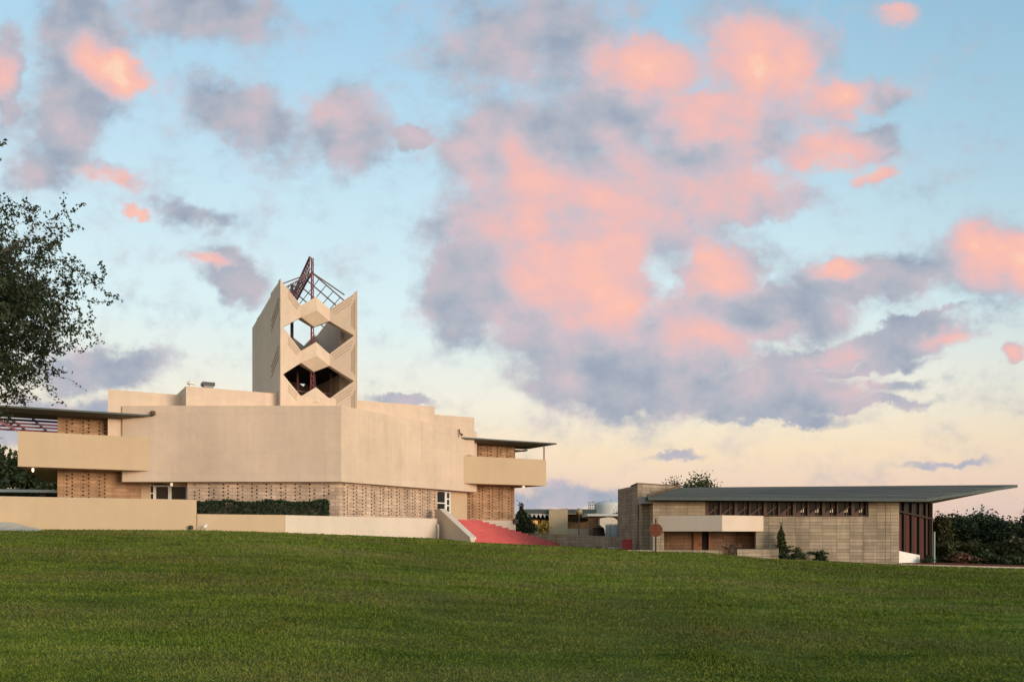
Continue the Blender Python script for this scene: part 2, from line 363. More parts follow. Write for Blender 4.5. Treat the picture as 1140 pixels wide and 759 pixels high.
# ------------------------------------------------------------------ mesh building
class MB:
    def __init__(s): s.v = []; s.f = []

    def poly(s, pts):
        i = len(s.v); s.v += [tuple(q) for q in pts]; s.f.append(tuple(range(i, i + len(pts)))); return s

    def solid(s, verts, faces):
        i = len(s.v); s.v += [tuple(q) for q in verts]; s.f += [tuple(i + k for k in f) for f in faces]; return s

    def prism(s, plan, z0, z1):
        """plan counter-clockwise (x, y); z0 / z1 numbers or one value per corner"""
        n = len(plan)
        if sum(plan[i][0] * plan[(i + 1) % n][1] - plan[(i + 1) % n][0] * plan[i][1] for i in range(n)) < 0:
            plan = list(plan)[::-1]
            if not isinstance(z0, (int, float)): z0 = list(z0)[::-1]
            if not isinstance(z1, (int, float)): z1 = list(z1)[::-1]
        a = [z0] * n if isinstance(z0, (int, float)) else z0
        c = [z1] * n if isinstance(z1, (int, float)) else z1
        vs = [(q[0], q[1], a[i]) for i, q in enumerate(plan)] + [(q[0], q[1], c[i]) for i, q in enumerate(plan)]
        fs = [tuple(range(n - 1, -1, -1)), tuple(range(n, 2 * n))] + [(i, (i + 1) % n, n + (i + 1) % n, n + i) for i in range(n)]
        return s.solid(vs, fs)

    def box(s, x0, x1, y0, y1, z0, z1):
        return s.prism([(x0, y0), (x1, y0), (x1, y1), (x0, y1)], z0, z1)

    def loft(s, A, B):
        """two matching rings A (front, seen clockwise or not) and B"""
        n = len(A); fs = [tuple(range(n)), tuple(range(2 * n - 1, n - 1, -1))] + [(i, n + i, n + (i + 1) % n, (i + 1) % n) for i in range(n)]
        return s.solid(list(A) + list(B), fs)

    def bar(s, p, q, wd, ht=None, up=(0, 0, 1)):
        ht = ht or wd
        p, q = Vector(p), Vector(q); d = (q - p).normalized(); upv = Vector(up)
        if abs(d.dot(upv)) > .98: upv = Vector((0, 1, 0))
        x = d.cross(upv).normalized() * wd / 2; y = x.cross(d).normalized() * ht / 2
        ring = lambda c: [c - x - y, c + x - y, c + x + y, c - x + y]
        return s.loft(ring(p), ring(q))

    def tube(s, pts, rads, n=8):
        rings = []
        for i, q in enumerate(pts):
            q = Vector(q); a = Vector(pts[max(i - 1, 0)]); c = Vector(pts[min(i + 1, len(pts) - 1)])
            d = (c - a).normalized(); h = Vector((0, 0, 1)) if abs(d.z) < .9 else Vector((1, 0, 0))
            x = d.cross(h).normalized(); y = x.cross(d)
            rings.append([q + (x * math.cos(k * 2 * math.pi / n) + y * math.sin(k * 2 * math.pi / n)) * rads[i] for k in range(n)])
        o = len(s.v)
        for r_ in rings: s.v += [tuple(q) for q in r_]
        for i in range(len(rings) - 1):
            for k in range(n):
                s.f.append((o + i * n + k, o + i * n + (k + 1) % n, o + (i + 1) * n + (k + 1) % n, o + (i + 1) * n + k))
        s.f.append(tuple(o + k for k in range(n))[::-1]); s.f.append(tuple(o + (len(rings) - 1) * n + k for k in range(n)))
        return s

    def lathe(s, c, prof, n=24):
        """prof: (radius, z) from bottom to top around (x, y)"""
        o = len(s.v)
        for (r_, z) in prof:
            for k in range(n): s.v.append((c[0] + r_ * math.cos(2 * math.pi * k / n), c[1] + r_ * math.sin(2 * math.pi * k / n), z))
        for i in range(len(prof) - 1):
            for k in range(n): s.f.append((o + i * n + k, o + i * n + (k + 1) % n, o + (i + 1) * n + (k + 1) % n, o + (i + 1) * n + k))
        s.f.append(tuple(o + k for k in range(n))[::-1]); s.f.append(tuple(o + (len(prof) - 1) * n + k for k in range(n)))
        return s

    def build(s, name, mat, parent=None, smooth=False, origin=None, bevel=0, extra=None, emat=None):
        nf0 = len(s.f)
        if extra: s.solid(extra.v, extra.f)
        root = parent
        while root is not None and root.parent: root = root.parent
        o = origin if origin is not None else (tuple(root.location) if root else (0, 0, 0))
        if origin is not None: o = (o[0], o[1], o[2] + E)
        me = bpy.data.meshes.new(name)
        me.from_pydata([(x - o[0], y - o[1], z + E - o[2]) for x, y, z in s.v], [], s.f)
        uvl = me.uv_layers.new(name='UVMap')
        for pl in me.polygons:
            nn = pl.normal; tx = Vector((-nn.y, nn.x, 0))
            if tx.length > .05:
                tx.normalize(); ty = nn.cross(tx)
                if abs(nn.z) < .5: ty = Vector((0, 0, 1))
            else: tx, ty = Vector((1, 0, 0)), Vector((0, 1, 0))
            for li in pl.loop_indices:
                q = Vector(s.v[me.loops[li].vertex_index]); uvl.data[li].uv = (q.dot(tx), q.dot(ty))
        me.materials.append(MATS[mat])
        if extra:
            me.materials.append(MATS[emat])
            for pl in me.polygons[nf0:]: pl.material_index = 1
        if smooth: me.polygons.foreach_set('use_smooth', [True] * len(me.polygons))
        ob = bpy.data.objects.new(name, me); COL.objects.link(ob)
        if parent: ob.parent = parent
        elif origin is not None: ob.location = o
        if bevel:
            bm = ob.modifiers.new('bevel', 'BEVEL'); bm.width = bevel; bm.segments = 2; bm.limit_method = 'ANGLE'
        return ob


def quick_mesh(name, V, F, mat, parent=None, loc=None):
    """V (n,3) numpy, already local; F (m,k) numpy"""
    me = bpy.data.meshes.new(name); n, mm, k = len(V), len(F), F.shape[1]
    me.vertices.add(n); me.vertices.foreach_set('co', np.asarray(V, np.float32).ravel())
    me.loops.add(mm * k); me.loops.foreach_set('vertex_index', F.astype(np.int32).ravel())
    me.polygons.add(mm); me.polygons.foreach_set('loop_start', np.arange(0, mm * k, k, dtype=np.int32))
    me.update(calc_edges=True); me.materials.append(MATS[mat])
    ob = bpy.data.objects.new(name, me); COL.objects.link(ob)
    if parent: ob.parent = parent
    if loc is not None: ob.location = loc
    return ob


def leaves(cent, size, rng, long=1.6, droop=0.0):
    """one quad leaf per centre, random direction"""
    n = len(cent); sz = size * rng.uniform(.6, 1.35, (n, 1))
    a = rng.normal(size=(n, 3)); a[:, 2] -= droop; a /= np.linalg.norm(a, axis=1, keepdims=True)
    b2 = rng.normal(size=(n, 3)); b2 -= (b2 * a).sum(1, keepdims=True) * a; b2 /= np.linalg.norm(b2, axis=1, keepdims=True)
    A, B = a * sz * long / 2, b2 * sz / 2
    V = np.stack([cent - A, cent + B * .9, cent + A, cent - B * .9], 1).reshape(-1, 3)
    return V, np.arange(4 * n).reshape(-1, 4)


def tag(o, label, cat, group=None, kind=None):
    if label: o['label'] = label
    if cat: o['category'] = cat
    if group: o['group'] = group
    if kind: o['kind'] = kind
    return o


def thing(name, label, cat, loc, group=None, rz=0):
    o = bpy.data.objects.new(name, None); COL.objects.link(o); o.empty_display_size = .3
    o.location = (loc[0], loc[1], loc[2] + E); o.rotation_euler = (0, 0, rz)
    return tag(o, label, cat, group)


def dup(root, loc, rz=0, sc=1, label=None):
    r = root.copy(); COL.objects.link(r); r.location = (loc[0], loc[1], loc[2] + E); r.rotation_euler = (0, 0, rz); r.scale = (sc, sc, sc) if not isinstance(sc, tuple) else sc
    if label: r['label'] = label
    for ch in list(root.children):
        c = ch.copy(); COL.objects.link(c); c.parent = r
        for g in list(ch.children):
            d = g.copy(); COL.objects.link(d); d.parent = c
    return r


def px(x, Y): return (x - CX) / FPX * Y


def pz(y, Y): return (HY - y) / FPX * Y


# ------------------------------------------------------------------ ground
EDGE = np.array([(-500, .2, 30), (0, .13, 39.7), (219, .11, 44.2), (317, -.02, 46.5), (420, -.26, 53), (487, -.45, 59.2), (523, -.67, 55.6), (628, -1.0, 60), (700, -1.24, 60),
                 (785, -1.36, 57), (850, -1.75, 56), (1000, -2.22, 56.5), (1140, -2.48, 57), (1700, -2.6, 57)])


def sst(a, b2, x):
    q = np.clip((x - a) / (b2 - a), 0, 1); return q * q * (3 - 2 * q)


def gz(X, Y):
    X = np.asarray(X, float); Y = np.asarray(Y, float)
    Ys = np.maximum(Y, .5)
    q = np.clip(X / Ys * FPX + CX, -500, 1700)
    he = np.interp(q, EDGE[:, 0], EDGE[:, 1]); ye = np.interp(q, EDGE[:, 0], EDGE[:, 2]); t_ = Y / ye
    k = np.clip(t_, 0, 1) ** 1.25
    und = .05 * np.sin(X * .21 + 1) * np.sin(Y * .17 + .4) * np.clip(1 - t_, 0, 1)
    z = -1.7 + (he + 1.7) * k + und
    drop = .7 * sst(470, 530, q) * (1 - sst(690, 740, q))
    z = z - drop * sst(1.0, 1.1, t_)
    return z + (-1.7 - z) * sst(1.9, 4.0, t_)


def axis(lo, hi, step, far, growth=1.35):
    a = list(np.arange(lo, hi + .01, step)); d = step
    while a[-1] < far: d *= growth; a.append(a[-1] + d)
    d = step; pre = []
    q = lo
    while q > -far: d *= growth; q -= d; pre.append(q)
    return np.array(pre[::-1] + a)


xs = axis(-45, 50, 1.0, 4000); ys = axis(-8, 92, 1.0, 4000)
GX, GY = np.meshgrid(xs, ys); GZ = gz(GX, GY) + E
V = np.stack([GX, GY, GZ], -1).reshape(-1, 3); nx = len(xs)
ii = (np.arange(len(ys) - 1)[:, None] * nx + np.arange(nx - 1)[None]).ravel()
ground = quick_mesh('ground', V, np.stack([ii, ii + 1, ii + nx + 1, ii + nx], 1), 'lawn')
ground['kind'] = 'structure'
ground.data.polygons.foreach_set('use_smooth', [True] * len(ground.data.polygons))

# grass blades: size grows with distance so that each stays about a pixel
rng = np.random.default_rng(5)
N = 430000
Yb = 7.5 * (58 / 7.5) ** (rng.random(N) ** 1.12); Xb = (rng.random(N) * 1330 - 670) / FPX * Yb
q = Xb / Yb * FPX + CX; ye = np.interp(q, EDGE[:, 0], EDGE[:, 2])
ok = (Yb < ye - .25); Xb, Yb = Xb[ok], Yb[ok]
nb = len(Xb); Zb = gz(Xb, Yb) + E
patch = .5 + .5 * np.sin(Xb * .9 + 2 * np.sin(Yb * .5)) * np.sin(Yb * .8 + 1.3 * np.sin(Xb * .4))
hb = (.012 + .0008 * Yb) * rng.uniform(.5, 1.5, nb) * (.75 + .5 * patch); wb = (.004 + .00085 * Yb) * rng.uniform(.7, 1.5, nb)
ang = rng.random(nb) * 2 * np.pi; lean = rng.uniform(.2, 1.1, nb) * hb
ca, sa = np.cos(ang), np.sin(ang); la = rng.random(nb) * 2 * np.pi
V = np.stack([np.stack([Xb - ca * wb, Yb - sa * wb, Zb - .012], 1), np.stack([Xb + ca * wb, Yb + sa * wb, Zb - .012], 1),
              np.stack([Xb + np.cos(la) * lean, Yb + np.sin(la) * lean, Zb + hb], 1)], 1).reshape(-1, 3)
gr = quick_mesh('lawn_grass', V, np.arange(3 * nb).reshape(-1, 3), 'blade')
tag(gr, 'short mown green lawn in front of the buildings', 'grass', kind='stuff')

# ------------------------------------------------------------------ chapel geometry frame: u along the wings, v to the back, prow at P
PX0, PY0 = -10.6, 52.0
U = (math.cos(R(30)), math.sin(R(30))); VV = (-math.sin(R(30)), math.cos(R(30)))
E60 = (.5, math.sqrt(3) / 2); NN = (math.sqrt(3) / 2, -.5)


def A(a, s): return (PX0 + a * U[0] + s * VV[0], PY0 + a * U[1] + s * VV[1])


def A3(a, s, z): q = A(a, s); return (q[0], q[1], z)


def quad(a0, a1, s0, s1): return [A(a0, s0), A(a1, s0), A(a1, s1), A(a0, s1)]


FL = .95                                  # floor of the chapel terrace
ZB, ZT = 3.12, 7.84                       # underside and top of the hanging front walls
Lp = (-24.2, 52.0); Pp = (PX0, PY0); Rp = (PX0 + 15.7 * .5, PY0 + 15.7 * .866)

chapel = thing('chapel', 'pale stucco chapel with angular bell tower, perforated brick base and two balconied wings', 'chapel', (PX0, PY0, 0))
# hanging front wall with a small coping lip
MB().prism([Lp, Pp, Rp, A(13.6, 15), A(-11.78, 15)], ZB, ZT).build('front_wall', 'stucco', chapel)
ta = MB().prism(quad(-8.3, 8.75, 5.2, 17), 7.2, 9.12).build('upper_parapet', 'stucco', chapel)
tb = MB().prism([A(-12.58, 7.0), A(12.92, 7.0), A(9, 20), A(-5, 20)], 5.9, 8.82).build('lower_parapet', 'stucco', chapel)
# lower body in perforated brick, set back under the front wall
back = .35
Lb = (-20.3, 52 + back); Pb = (PX0 - .2, 52 + back); Rb = (PX0 - .2 + 10.75 * .5 - back * .2, 52 + back + 10.75 * .866)
def insets(m, p0, p1, z0, z1, n, pitch=.9, pair=.3, row=.23, size=.095, start=.45, proud=.012):
    """small dark glass cubes set in the brick: paired columns, staggered; n = outward normal"""
    d = Vector((p1[0] - p0[0], p1[1] - p0[1])); L = d.length; d.normalize(); rr = random.Random(int(L * 100))
    k = start
    while k < L - .2:
        for j in (0, 1):
            x = k + j * pair; z = z0 + row * (.6 + .5 * j)
            if x < L - .1:
                while z < z1 - .08:
                    if rr.random() > .04:
                        h = size * rr.uniform(.8, 1.1)
                        c = (p0[0] + d.x * x, p0[1] + d.y * x)
                        q0 = (c[0] - d.x * h / 2, c[1] - d.y * h / 2); q1 = (c[0] + d.x * h / 2, c[1] + d.y * h / 2)
                        m.prism([(q0[0] + n[0] * proud, q0[1] + n[1] * proud), (q1[0] + n[0] * proud, q1[1] + n[1] * proud),
                                 (q1[0] - n[0] * .05, q1[1] - n[1] * .05), (q0[0] - n[0] * .05, q0[1] - n[1] * .05)], z, z + h)
                    z += row
        k += pitch
    return m


m = MB(); insets(m, Lb, Pb, FL, ZB, (0, -1)); insets(m, Pb, Rb, FL, ZB, NN)
MB().prism([Lb, Pb, Rb, (Rb[0] - 6, Rb[1] + 3.5), (-20.3, 58)], FL - .6, ZB + .05).build('brick_base', 'brick_facade', chapel, extra=m, emat='inset')

# ---- left wing
NF = (-VV[0], -VV[1])
m = MB(); insets(m, A(-15.3, 7.77), A(-12.2, 7.77), FL, 3.6, NF, start=.5); insets(m, A(-15.3, 7.77), A(-11.6, 7.77), 5.9, 7.0, NF, start=.5)
MB().prism([A(-15.3, 7.77), A(-10.6, 7.77), A(-10.0, 15), A(-13.2, 26)], -.6, 7.02).build('wing_wall', 'brick_tan', chapel, extra=m, emat='inset')
MB().prism([A(-12.0, 8.25), A(-10.05, 7.63), A(-9.4, 9.6), A(-12.0, 9.6)], -.5, 3.6).build('entry_wall', 'stucco_tan', chapel)
fl_, fr_ = (-17.36, 5.97), (-10.2, 5.97)
bal = MB()
bal.prism([A(*fl_), A(*fr_), A(-10.2, 6.2), A(-17.33, 6.2)], 3.80, 5.86)
bal.prism([A(-17.33, 6.2), A(-17.1, 6.2), A(-15.3, 24), A(-15.53, 24)], 3.80, 5.86)
bal.prism([A(-17.1, 6.2), A(-10.2, 6.2), A(-10.2, 9), A(-13.5, 24), A(-15.3, 24)], 3.803, 4.05)
bal.build('balcony', 'stucco_tan', chapel)


def roof_slab(a0, a1, s0, s1, zt, name):
    """thin lens-edged slab: sharp rim, underside dropping inwards"""
    i = .9
    top = [A3(a0, s0, zt), A3(a1, s0, zt), A3(a1, s1, zt), A3(a0, s1, zt)]
    rim = [A3(a0, s0, zt - .1), A3(a1, s0, zt - .1), A3(a1, s1, zt - .1), A3(a0, s1, zt - .1)]
    und = [A3(a0 + i, s0 + i, zt - .26), A3(a1 - i, s0 + i, zt - .26), A3(a1 - i, s1 - i, zt - .26), A3(a0 + i, s1 - i, zt - .26)]
    r_ = MB().solid(top + rim, [(0, 1, 2, 3)] + [(k, 4 + k, 4 + (k + 1) % 4, (k + 1) % 4) for k in range(4)]).build(name, 'roof_green', chapel)
    MB().solid([(x, y, z + .002) for x, y, z in rim] + und, [(4, 7, 6, 5)] + [(k, 4 + k, 4 + (k + 1) % 4, (k + 1) % 4) for k in range(4)]).build('soffit', 'soffit', r_)
    return r_


roof_slab(-19.2, -9.95, 5.85, 10.3, 7.27, 'wing_roof')
pg = MB()
for k, s_ in enumerate((10.6, 12.5, 14.4, 16.6)): pg.bar(A3(-20.4, s_, 7.02), A3(-14.2, s_, 7.02), .09, .13)
for a_ in (-19.9, -18.6, -17.9, -16.6): pg.bar(A3(a_, 10.2, 7.1), A3(a_ + .9, 17.2, 7.1), .08, .12)
pg.bar(A3(-17.3, 6.1, 5.86), A3(-19.6, 5.9, 6.95), .09, .12)
pg.build('pergola', 'steel_red', chapel)
# recessed entrance behind the left terrace
yd = 53.62
x0, x1 = px(164, yd), px(208.5, yd)
dr = MB().box(x0 + .5, x1 - .02, yd + .02, yd + .05, FL, 2.98).build('door', 'glass_warm', chapel)
m = MB(); xm = px(190, yd)
for xx in (x0 + .47, xm - .03, x1 - .06): m.box(xx, xx + .09, yd - .06, yd + .09, FL, 2.98)
m.box(xm - .14, xm - .05, yd - .05, yd + .08, FL, 2.98)
for zz in (FL, 2.05 - .12, 2.90): m.box(x0 + .56, x1 - .06, yd - .045, yd + .07, zz, zz + .10)
m.build('door_frame', 'white_paint', dr)
MB().box(xm - .42, xm + .45, yd + .8, yd + 1.2, 2.66, 2.8).build('ceiling_light', 'room_glow', dr)
wn = MB().box(x0 + .03, x0 + .44, yd + .02, yd + .05, FL, 3.0).build('window', 'glass', chapel)
m = MB()
for xx in (x0, x0 + .40): m.box(xx, xx + .07, yd - .06, yd + .09, FL, 3.0)
for k in range(5): m.box(x0 + .07, x0 + .40, yd - .05, yd + .08, FL + .5 * k, FL + .5 * k + .07)
m.build('window_frame', 'white_paint', wn)
MB().prism([(x1, yd - .1), (-20.3, 52.36), (-20.28, 56), (x1, 56)], FL - .5, ZB + .03).build('entry_wall', 'brick_tan', chapel)
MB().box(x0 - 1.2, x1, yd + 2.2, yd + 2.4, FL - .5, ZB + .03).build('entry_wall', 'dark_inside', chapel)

# ---- right wing
m = MB(); insets(m, A(13.0, 8.7), A(17.5, 8.7), FL, 3.6, NF, start=.35); insets(m, A(13.8, 8.7), A(17.5, 8.7), 5.9, 6.95, NF, start=.3)
MB().prism([A(8.5, 8.7), A(17.5, 8.7), A(16.6, 26), A(8.5, 20)], FL, 7.0).build('wing_wall', 'brick_tan', chapel, extra=m, emat='inset')
MB().prism([A(9.5, 8.62), A(17.56, 8.62), A(16.66, 26.1), A(9.5, 20)], -1.9, FL - .004).build('plinth', 'stucco_pale', chapel)
rl = 11.4
bal = MB()
bal.prism([A(rl, 6.9), A(19.41, 6.9), A(19.38, 7.13), A(rl, 7.13)], 3.73, 5.83)
bal.prism([A(19.38, 7.13), A(19.15, 7.13), A(17.6, 22), A(17.8, 22)], 3.73, 5.83)
bal.prism([A(rl, 7.13), A(19.15, 7.13), A(17.6, 22), A(15.5, 22), A(rl, 10)], 3.733, 3.98)
bal.build('balcony', 'stucco_tan', chapel)
roof_slab(11.2, 20.35, 6.75, 11.2, 7.22, 'wing_roof')
pg = MB()
for s_ in (11.6, 13.6, 15.8): pg.bar(A3(16.5, s_, 6.98), A3(20.2, s_, 6.98), .08, .13)
pg.bar(A3(20.1, 11.0, 6.98), A3(18.9, 16.5, 6.98), .08, .13)
pg.build('pergola', 'steel_red', chapel)
for a_, s_ in ((19.3, 7.05), (18.6, 10.6)): MB().bar(A3(a_, s_, 5.8), A3(a_, s_, 7.0), .10).build('post', 'steel_red', chapel)
MB().prism(quad(13.4, 15.0, 9.2, 10.2), 7.2, 7.55).build('roof_hatch', 'metal_grey', chapel)
# right entrance
dpos = lambda t_, o: (PX0 + t_ * .5 - o * NN[0], PY0 + t_ * .866 - o * NN[1])


def dbox(m, t0, t1, o0, o1, z0, z1): return m.prism([dpos(t0, o0), dpos(t1, o0), dpos(t1, o1), dpos(t0, o1)], z0, z1)


dr = dbox(MB(), 10.7, 12.2, .62, .66, FL, 3.06).build('door', 'glass', chapel)
m = MB()
for t_ in (10.66, 12.12): dbox(m, t_, t_ + .1, .55, .7, FL, 3.06)
dbox(m, 10.76, 12.12, .57, .7, 2.12, 2.2); dbox(m, 10.76, 12.12, .57, .7, 3.0, 3.06)
m.build('door_frame', 'white_paint', dr)
wn = dbox(MB(), 12.26, 12.78, .62, .66, FL, 3.06).build('window', 'glass', chapel)
m = MB()
for t_ in (12.24, 12.72): dbox(m, t_, t_ + .12, .55, .7, FL, 3.06)
for k in range(5): dbox(m, 12.36, 12.72, .56, .69, FL + .5 * k, FL + .5 * k + .09)
m.build('window_frame', 'white_paint', wn)
dbox(MB(), 12.86, 15.2, .6, 1.2, FL, ZB + .02).build('entry_wall', 'stucco_tan', chapel)
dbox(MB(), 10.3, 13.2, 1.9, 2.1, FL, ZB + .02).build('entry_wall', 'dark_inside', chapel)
# roof fittings, spouts and lamps of the chapel
xx, yy = A(-7.9, 5.9)
vt = MB(); vt.lathe((xx, yy), [(.13, 9.0), (.13, 9.35), (.24, 9.37), (.24, 9.47), (.1, 9.6)], 12); vt.build('roof_vent', 'white_paint', chapel)
vt = MB(); vt.prism(quad(-7.1, -6.5, 6.0, 6.6), 9.1, 9.42); vt.build('roof_vent', 'metal_grey', chapel)
MB().prism(quad(-7.18, -6.42, 5.92, 6.68), 9.42, 9.62).build('vent_cap', 'metal_black', chapel)
q = (-22.25, 51.86)
MB().lathe(q, [(.13, 7.25), (.15, 7.33), (.15, 7.47), (.06, 7.5)], 12).build('spout', 'brown_edge', chapel)
sp = MB(); q = dpos(13.0, -.12)
sp.tube([(q[0], q[1], 7.75), (q[0] + .05, q[1], 7.45), (q[0] + .25, q[1] - .05, 7.3)], [.05, .06, .1], 8); sp.build('spout', 'brown_edge', chapel)


def soffit_lamp(x, y, z, mat, r_=.12):
    MB().lathe((x, y), [(r_ * .4, z - .22), (r_, z - .16), (r_, z - .06), (r_ * .6, z)], 12).build('ceiling_light', mat, chapel, smooth=True)


q = A(-16.6, 7.2); soffit_lamp(q[0], q[1], 3.80, 'lamp_glow', .06)
q = A(17.7, 7.6); soffit_lamp(q[0], q[1], 3.75, 'lamp_dim', .11)
soffit_lamp(px(191, 53), 53.0, ZB, 'lamp_dim', .08)
q = A(17.62, 8.4); MB().prism(quad(17.3, 17.66, 8.35, 8.6), FL - .25, FL + .1).build('wall_lamp', 'metal_black', chapel)

# ---- tower
TS, TW = 4.43, 2.62
tw = MB()
for sg in (-1, 1):
    o, i_ = sg * TW, sg * (TW - .07)
    o2, i2 = sg * (TW - .04), sg * (TW - .36)
    z0 = 6.9
    ring = lambda a_: [A3(a_, TS, z0), A3(a_, TS, 16.42), A3(a_, TS + 2.58, 16.14), A3(a_, TS + 2.58, z0)]
    tw.loft(ring(o), ring(i_))
    ring = lambda a_: [A3(a_, TS + 2.58, z0), A3(a_, TS + 2.58, 16.02), A3(a_, TS + 8.1, 15.0), A3(a_, TS + 8.1, z0)]
    tw.loft(ring(o2), ring(i2))
    ring = lambda a_, da: [A3(a_, TS + 8.1, z0), A3(a_, TS + 8.1, 15.02), A3(a_ - da, TS + 8.75, 14.7), A3(a_ - da, TS + 8.75, z0)]
    tw.loft(ring(o2, sg * .35), ring(i2, sg * .35))
CS = (14.8, 11.75, 8.7); ZO = (16.48, 13.4, 10.3, 7.2)
PIN = .986


def bowtie(sg, k, rear=False):
    c, zt, zb = CS[k], ZO[k], ZO[k + 1]
    dzr = -1.35 if rear else 0
    S0, SP, TH = (TS + 8.75, TS + 7.75, -.5) if rear else (TS, TS + 1.0, .5)
    ztop1 = zt - .22 if k == 0 else zt
    prof = [(TW + .004, S0, zt), (TW - .2, S0 + (SP - S0) * .12, ztop1), (PIN, SP, c + .4), (PIN, SP, c - .4), (TW - .2, S0 + (SP - S0) * .12, zb), (TW + .004, S0, zb)]
    if rear: prof = [(a_ - .42 if a_ > 2 else a_, s_, z) for a_, s_, z in prof]
    F = [A3(sg * a_, s_, z + dzr) for a_, s_, z in prof]; B = [A3(sg * a_, s_ + TH, z + dzr) for a_, s_, z in prof]
    return MB().loft(F, B) if sg < 0 else MB().loft(F[::-1], B[::-1])


def chevron(k, rear=False):
    c = CS[k] - (1.35 if rear else 0)
    f = (lambda s_: 2 * TS + 8.75 - s_) if rear else (lambda s_: s_)
    n = {'TL': (-PIN, 5.43, c + .4), 'TC': (0, 5.28, c + 1.08), 'TR': (PIN, 5.43, c + .4), 'BL': (-PIN, 5.41, c - .4), 'BC': (0, 5.12, c + .12), 'BR': (PIN, 5.41, c - .4), 'C': (0, 5.75, c - .85),
         'TLb': (-PIN, 6.1, c + .4), 'TCb': (0, 6.1, c + 1.08), 'TRb': (PIN, 6.1, c + .4), 'BLb': (-PIN, 6.1, c - .4), 'Cb': (0, 6.15, c - .85), 'BRb': (PIN, 6.1, c - .4)}
    ks = list(n); ix = {q_: j for j, q_ in enumerate(ks)}
    fs = [('TL', 'BL', 'BC', 'TC'), ('TC', 'BC', 'BR', 'TR'), ('BL', 'C', 'BC'), ('BC', 'C', 'BR'), ('TL', 'TC', 'TCb', 'TLb'), ('TC', 'TR', 'TRb', 'TCb'),
          ('TLb', 'TCb', 'TRb', 'BRb', 'Cb', 'BLb'), ('BL', 'BLb', 'Cb', 'C'), ('C', 'Cb', 'BRb', 'BR'), ('TL', 'TLb', 'BLb', 'BL'), ('TR', 'BR', 'BRb', 'TRb')]
    return MB().solid([A3(a_, f(s_), z) for a_, s_, z in n.values()], [tuple(ix[q_] for q_ in f_) for f_ in fs])


# thin bars with groove shade painted in: along front panel edges, diagonal on the side
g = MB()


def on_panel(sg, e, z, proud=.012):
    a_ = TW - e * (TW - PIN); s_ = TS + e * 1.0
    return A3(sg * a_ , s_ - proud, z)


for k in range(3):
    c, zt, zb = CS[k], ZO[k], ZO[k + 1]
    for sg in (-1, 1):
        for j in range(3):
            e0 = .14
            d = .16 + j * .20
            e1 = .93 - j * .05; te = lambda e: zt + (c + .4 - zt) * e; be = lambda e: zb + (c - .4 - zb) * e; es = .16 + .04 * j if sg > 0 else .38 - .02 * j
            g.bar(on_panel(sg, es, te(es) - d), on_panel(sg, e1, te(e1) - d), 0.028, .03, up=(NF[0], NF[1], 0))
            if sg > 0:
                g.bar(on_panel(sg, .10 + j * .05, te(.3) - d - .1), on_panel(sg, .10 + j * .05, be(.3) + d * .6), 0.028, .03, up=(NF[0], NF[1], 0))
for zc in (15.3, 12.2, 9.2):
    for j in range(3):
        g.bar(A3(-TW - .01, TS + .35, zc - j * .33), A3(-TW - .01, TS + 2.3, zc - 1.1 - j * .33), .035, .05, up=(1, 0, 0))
tower = tw.build('tower', 'stucco_tower', chapel, extra=g, emat='groove_shade')
for rear in (False, True):
    for k in range(3):
        for sg in (-1, 1): bowtie(sg, k, rear).build('bow_tie_panel', 'stucco_tower', tower)
        chevron(k, rear).build('crossbeam', 'stucco_tower', tower)

# dark lantern floor inside, steel mast, trellis roof and slatted fin
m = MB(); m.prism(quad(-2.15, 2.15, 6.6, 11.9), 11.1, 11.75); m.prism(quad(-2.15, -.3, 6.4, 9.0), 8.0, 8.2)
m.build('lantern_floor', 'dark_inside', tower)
m = MB()
for a_, s_ in ((-1.7, 7.0), (-.7, 7.2), (.5, 7.2), (1.6, 7.0), (-1.2, 9.5), (1.0, 9.5)): m.bar(A3(a_, s_, 7), A3(a_, s_, 11.1), .12)
for z in (8.9, 9.7): m.bar(A3(-1.7, 7.0, z), A3(1.6, 7.0, z), .07)
for a_ in (-1.0,): m.bar(A3(a_, 7.6, 11.7), A3(a_, 7.6, 17.2), .18)
m.build('lantern_post', 'steel_dark', tower)
m = MB(); ms = 6.15
for da, ds in ((-.12, 0), (.12, 0), (0, .2)): m.bar(A3(da, ms + ds, 7), A3(da * .5, ms + ds * .5, 18.75), .06)
z = 7.2
while z < 18.3:
    m.bar(A3(-.12, ms, z), A3(.12, ms, z + .3), .04); m.bar(A3(.12, ms, z + .3), A3(-.12, ms, z + .6), .04); z += .6
m.build('mast', 'steel_red', tower)
m = MB(); zr, ze = 17.75, 16.0
ss = [6.2, 7.5, 8.8, 10.1, 11.4]
for s_ in ss:
    dzs = -(s_ - 6.2) * .12
    for sg in (-1, 1): m.bar(A3(0, s_, zr + dzs), A3(sg * 2.5, s_, ze + dzs), .055, .08)
for j in range(0, 6):
    f = j / 5
    for sg in (-1, 1): m.bar(A3(sg * 2.5 * f, 6.2, zr + (ze - zr) * f), A3(sg * 2.5 * f, 11.4, zr + (ze - zr) * f - 5.2 * .12), .035, .04)
for sg in (-1, 1): m.bar(A3(0, 6.18, zr + .0), A3(sg * 2.3, 6.18, ze + .55), .07, .07)
m.build('trellis', 'steel_dark', tower)
m = MB()
ft = lambda f: A3(-.15, 6.2 + 4.9 * f, 18.8 - 1.75 * f); fb = lambda f: A3(-.15, 6.2 + 4.9 * f, 17.55 - 1.3 * f)
m.bar(ft(0), ft(1), .12, .12); m.bar(fb(0), fb(1), .12, .12)
for j in range(15): m.bar(ft(j / 14), fb(min(1, j / 14 + .06)), .05, .05)
for j in range(1, 3):
    mid = lambda f: tuple(a_ + (b_ - a_) * j / 3 for a_, b_ in zip(ft(f), fb(f)))
    m.bar(mid(0), mid(1), .05, .05)
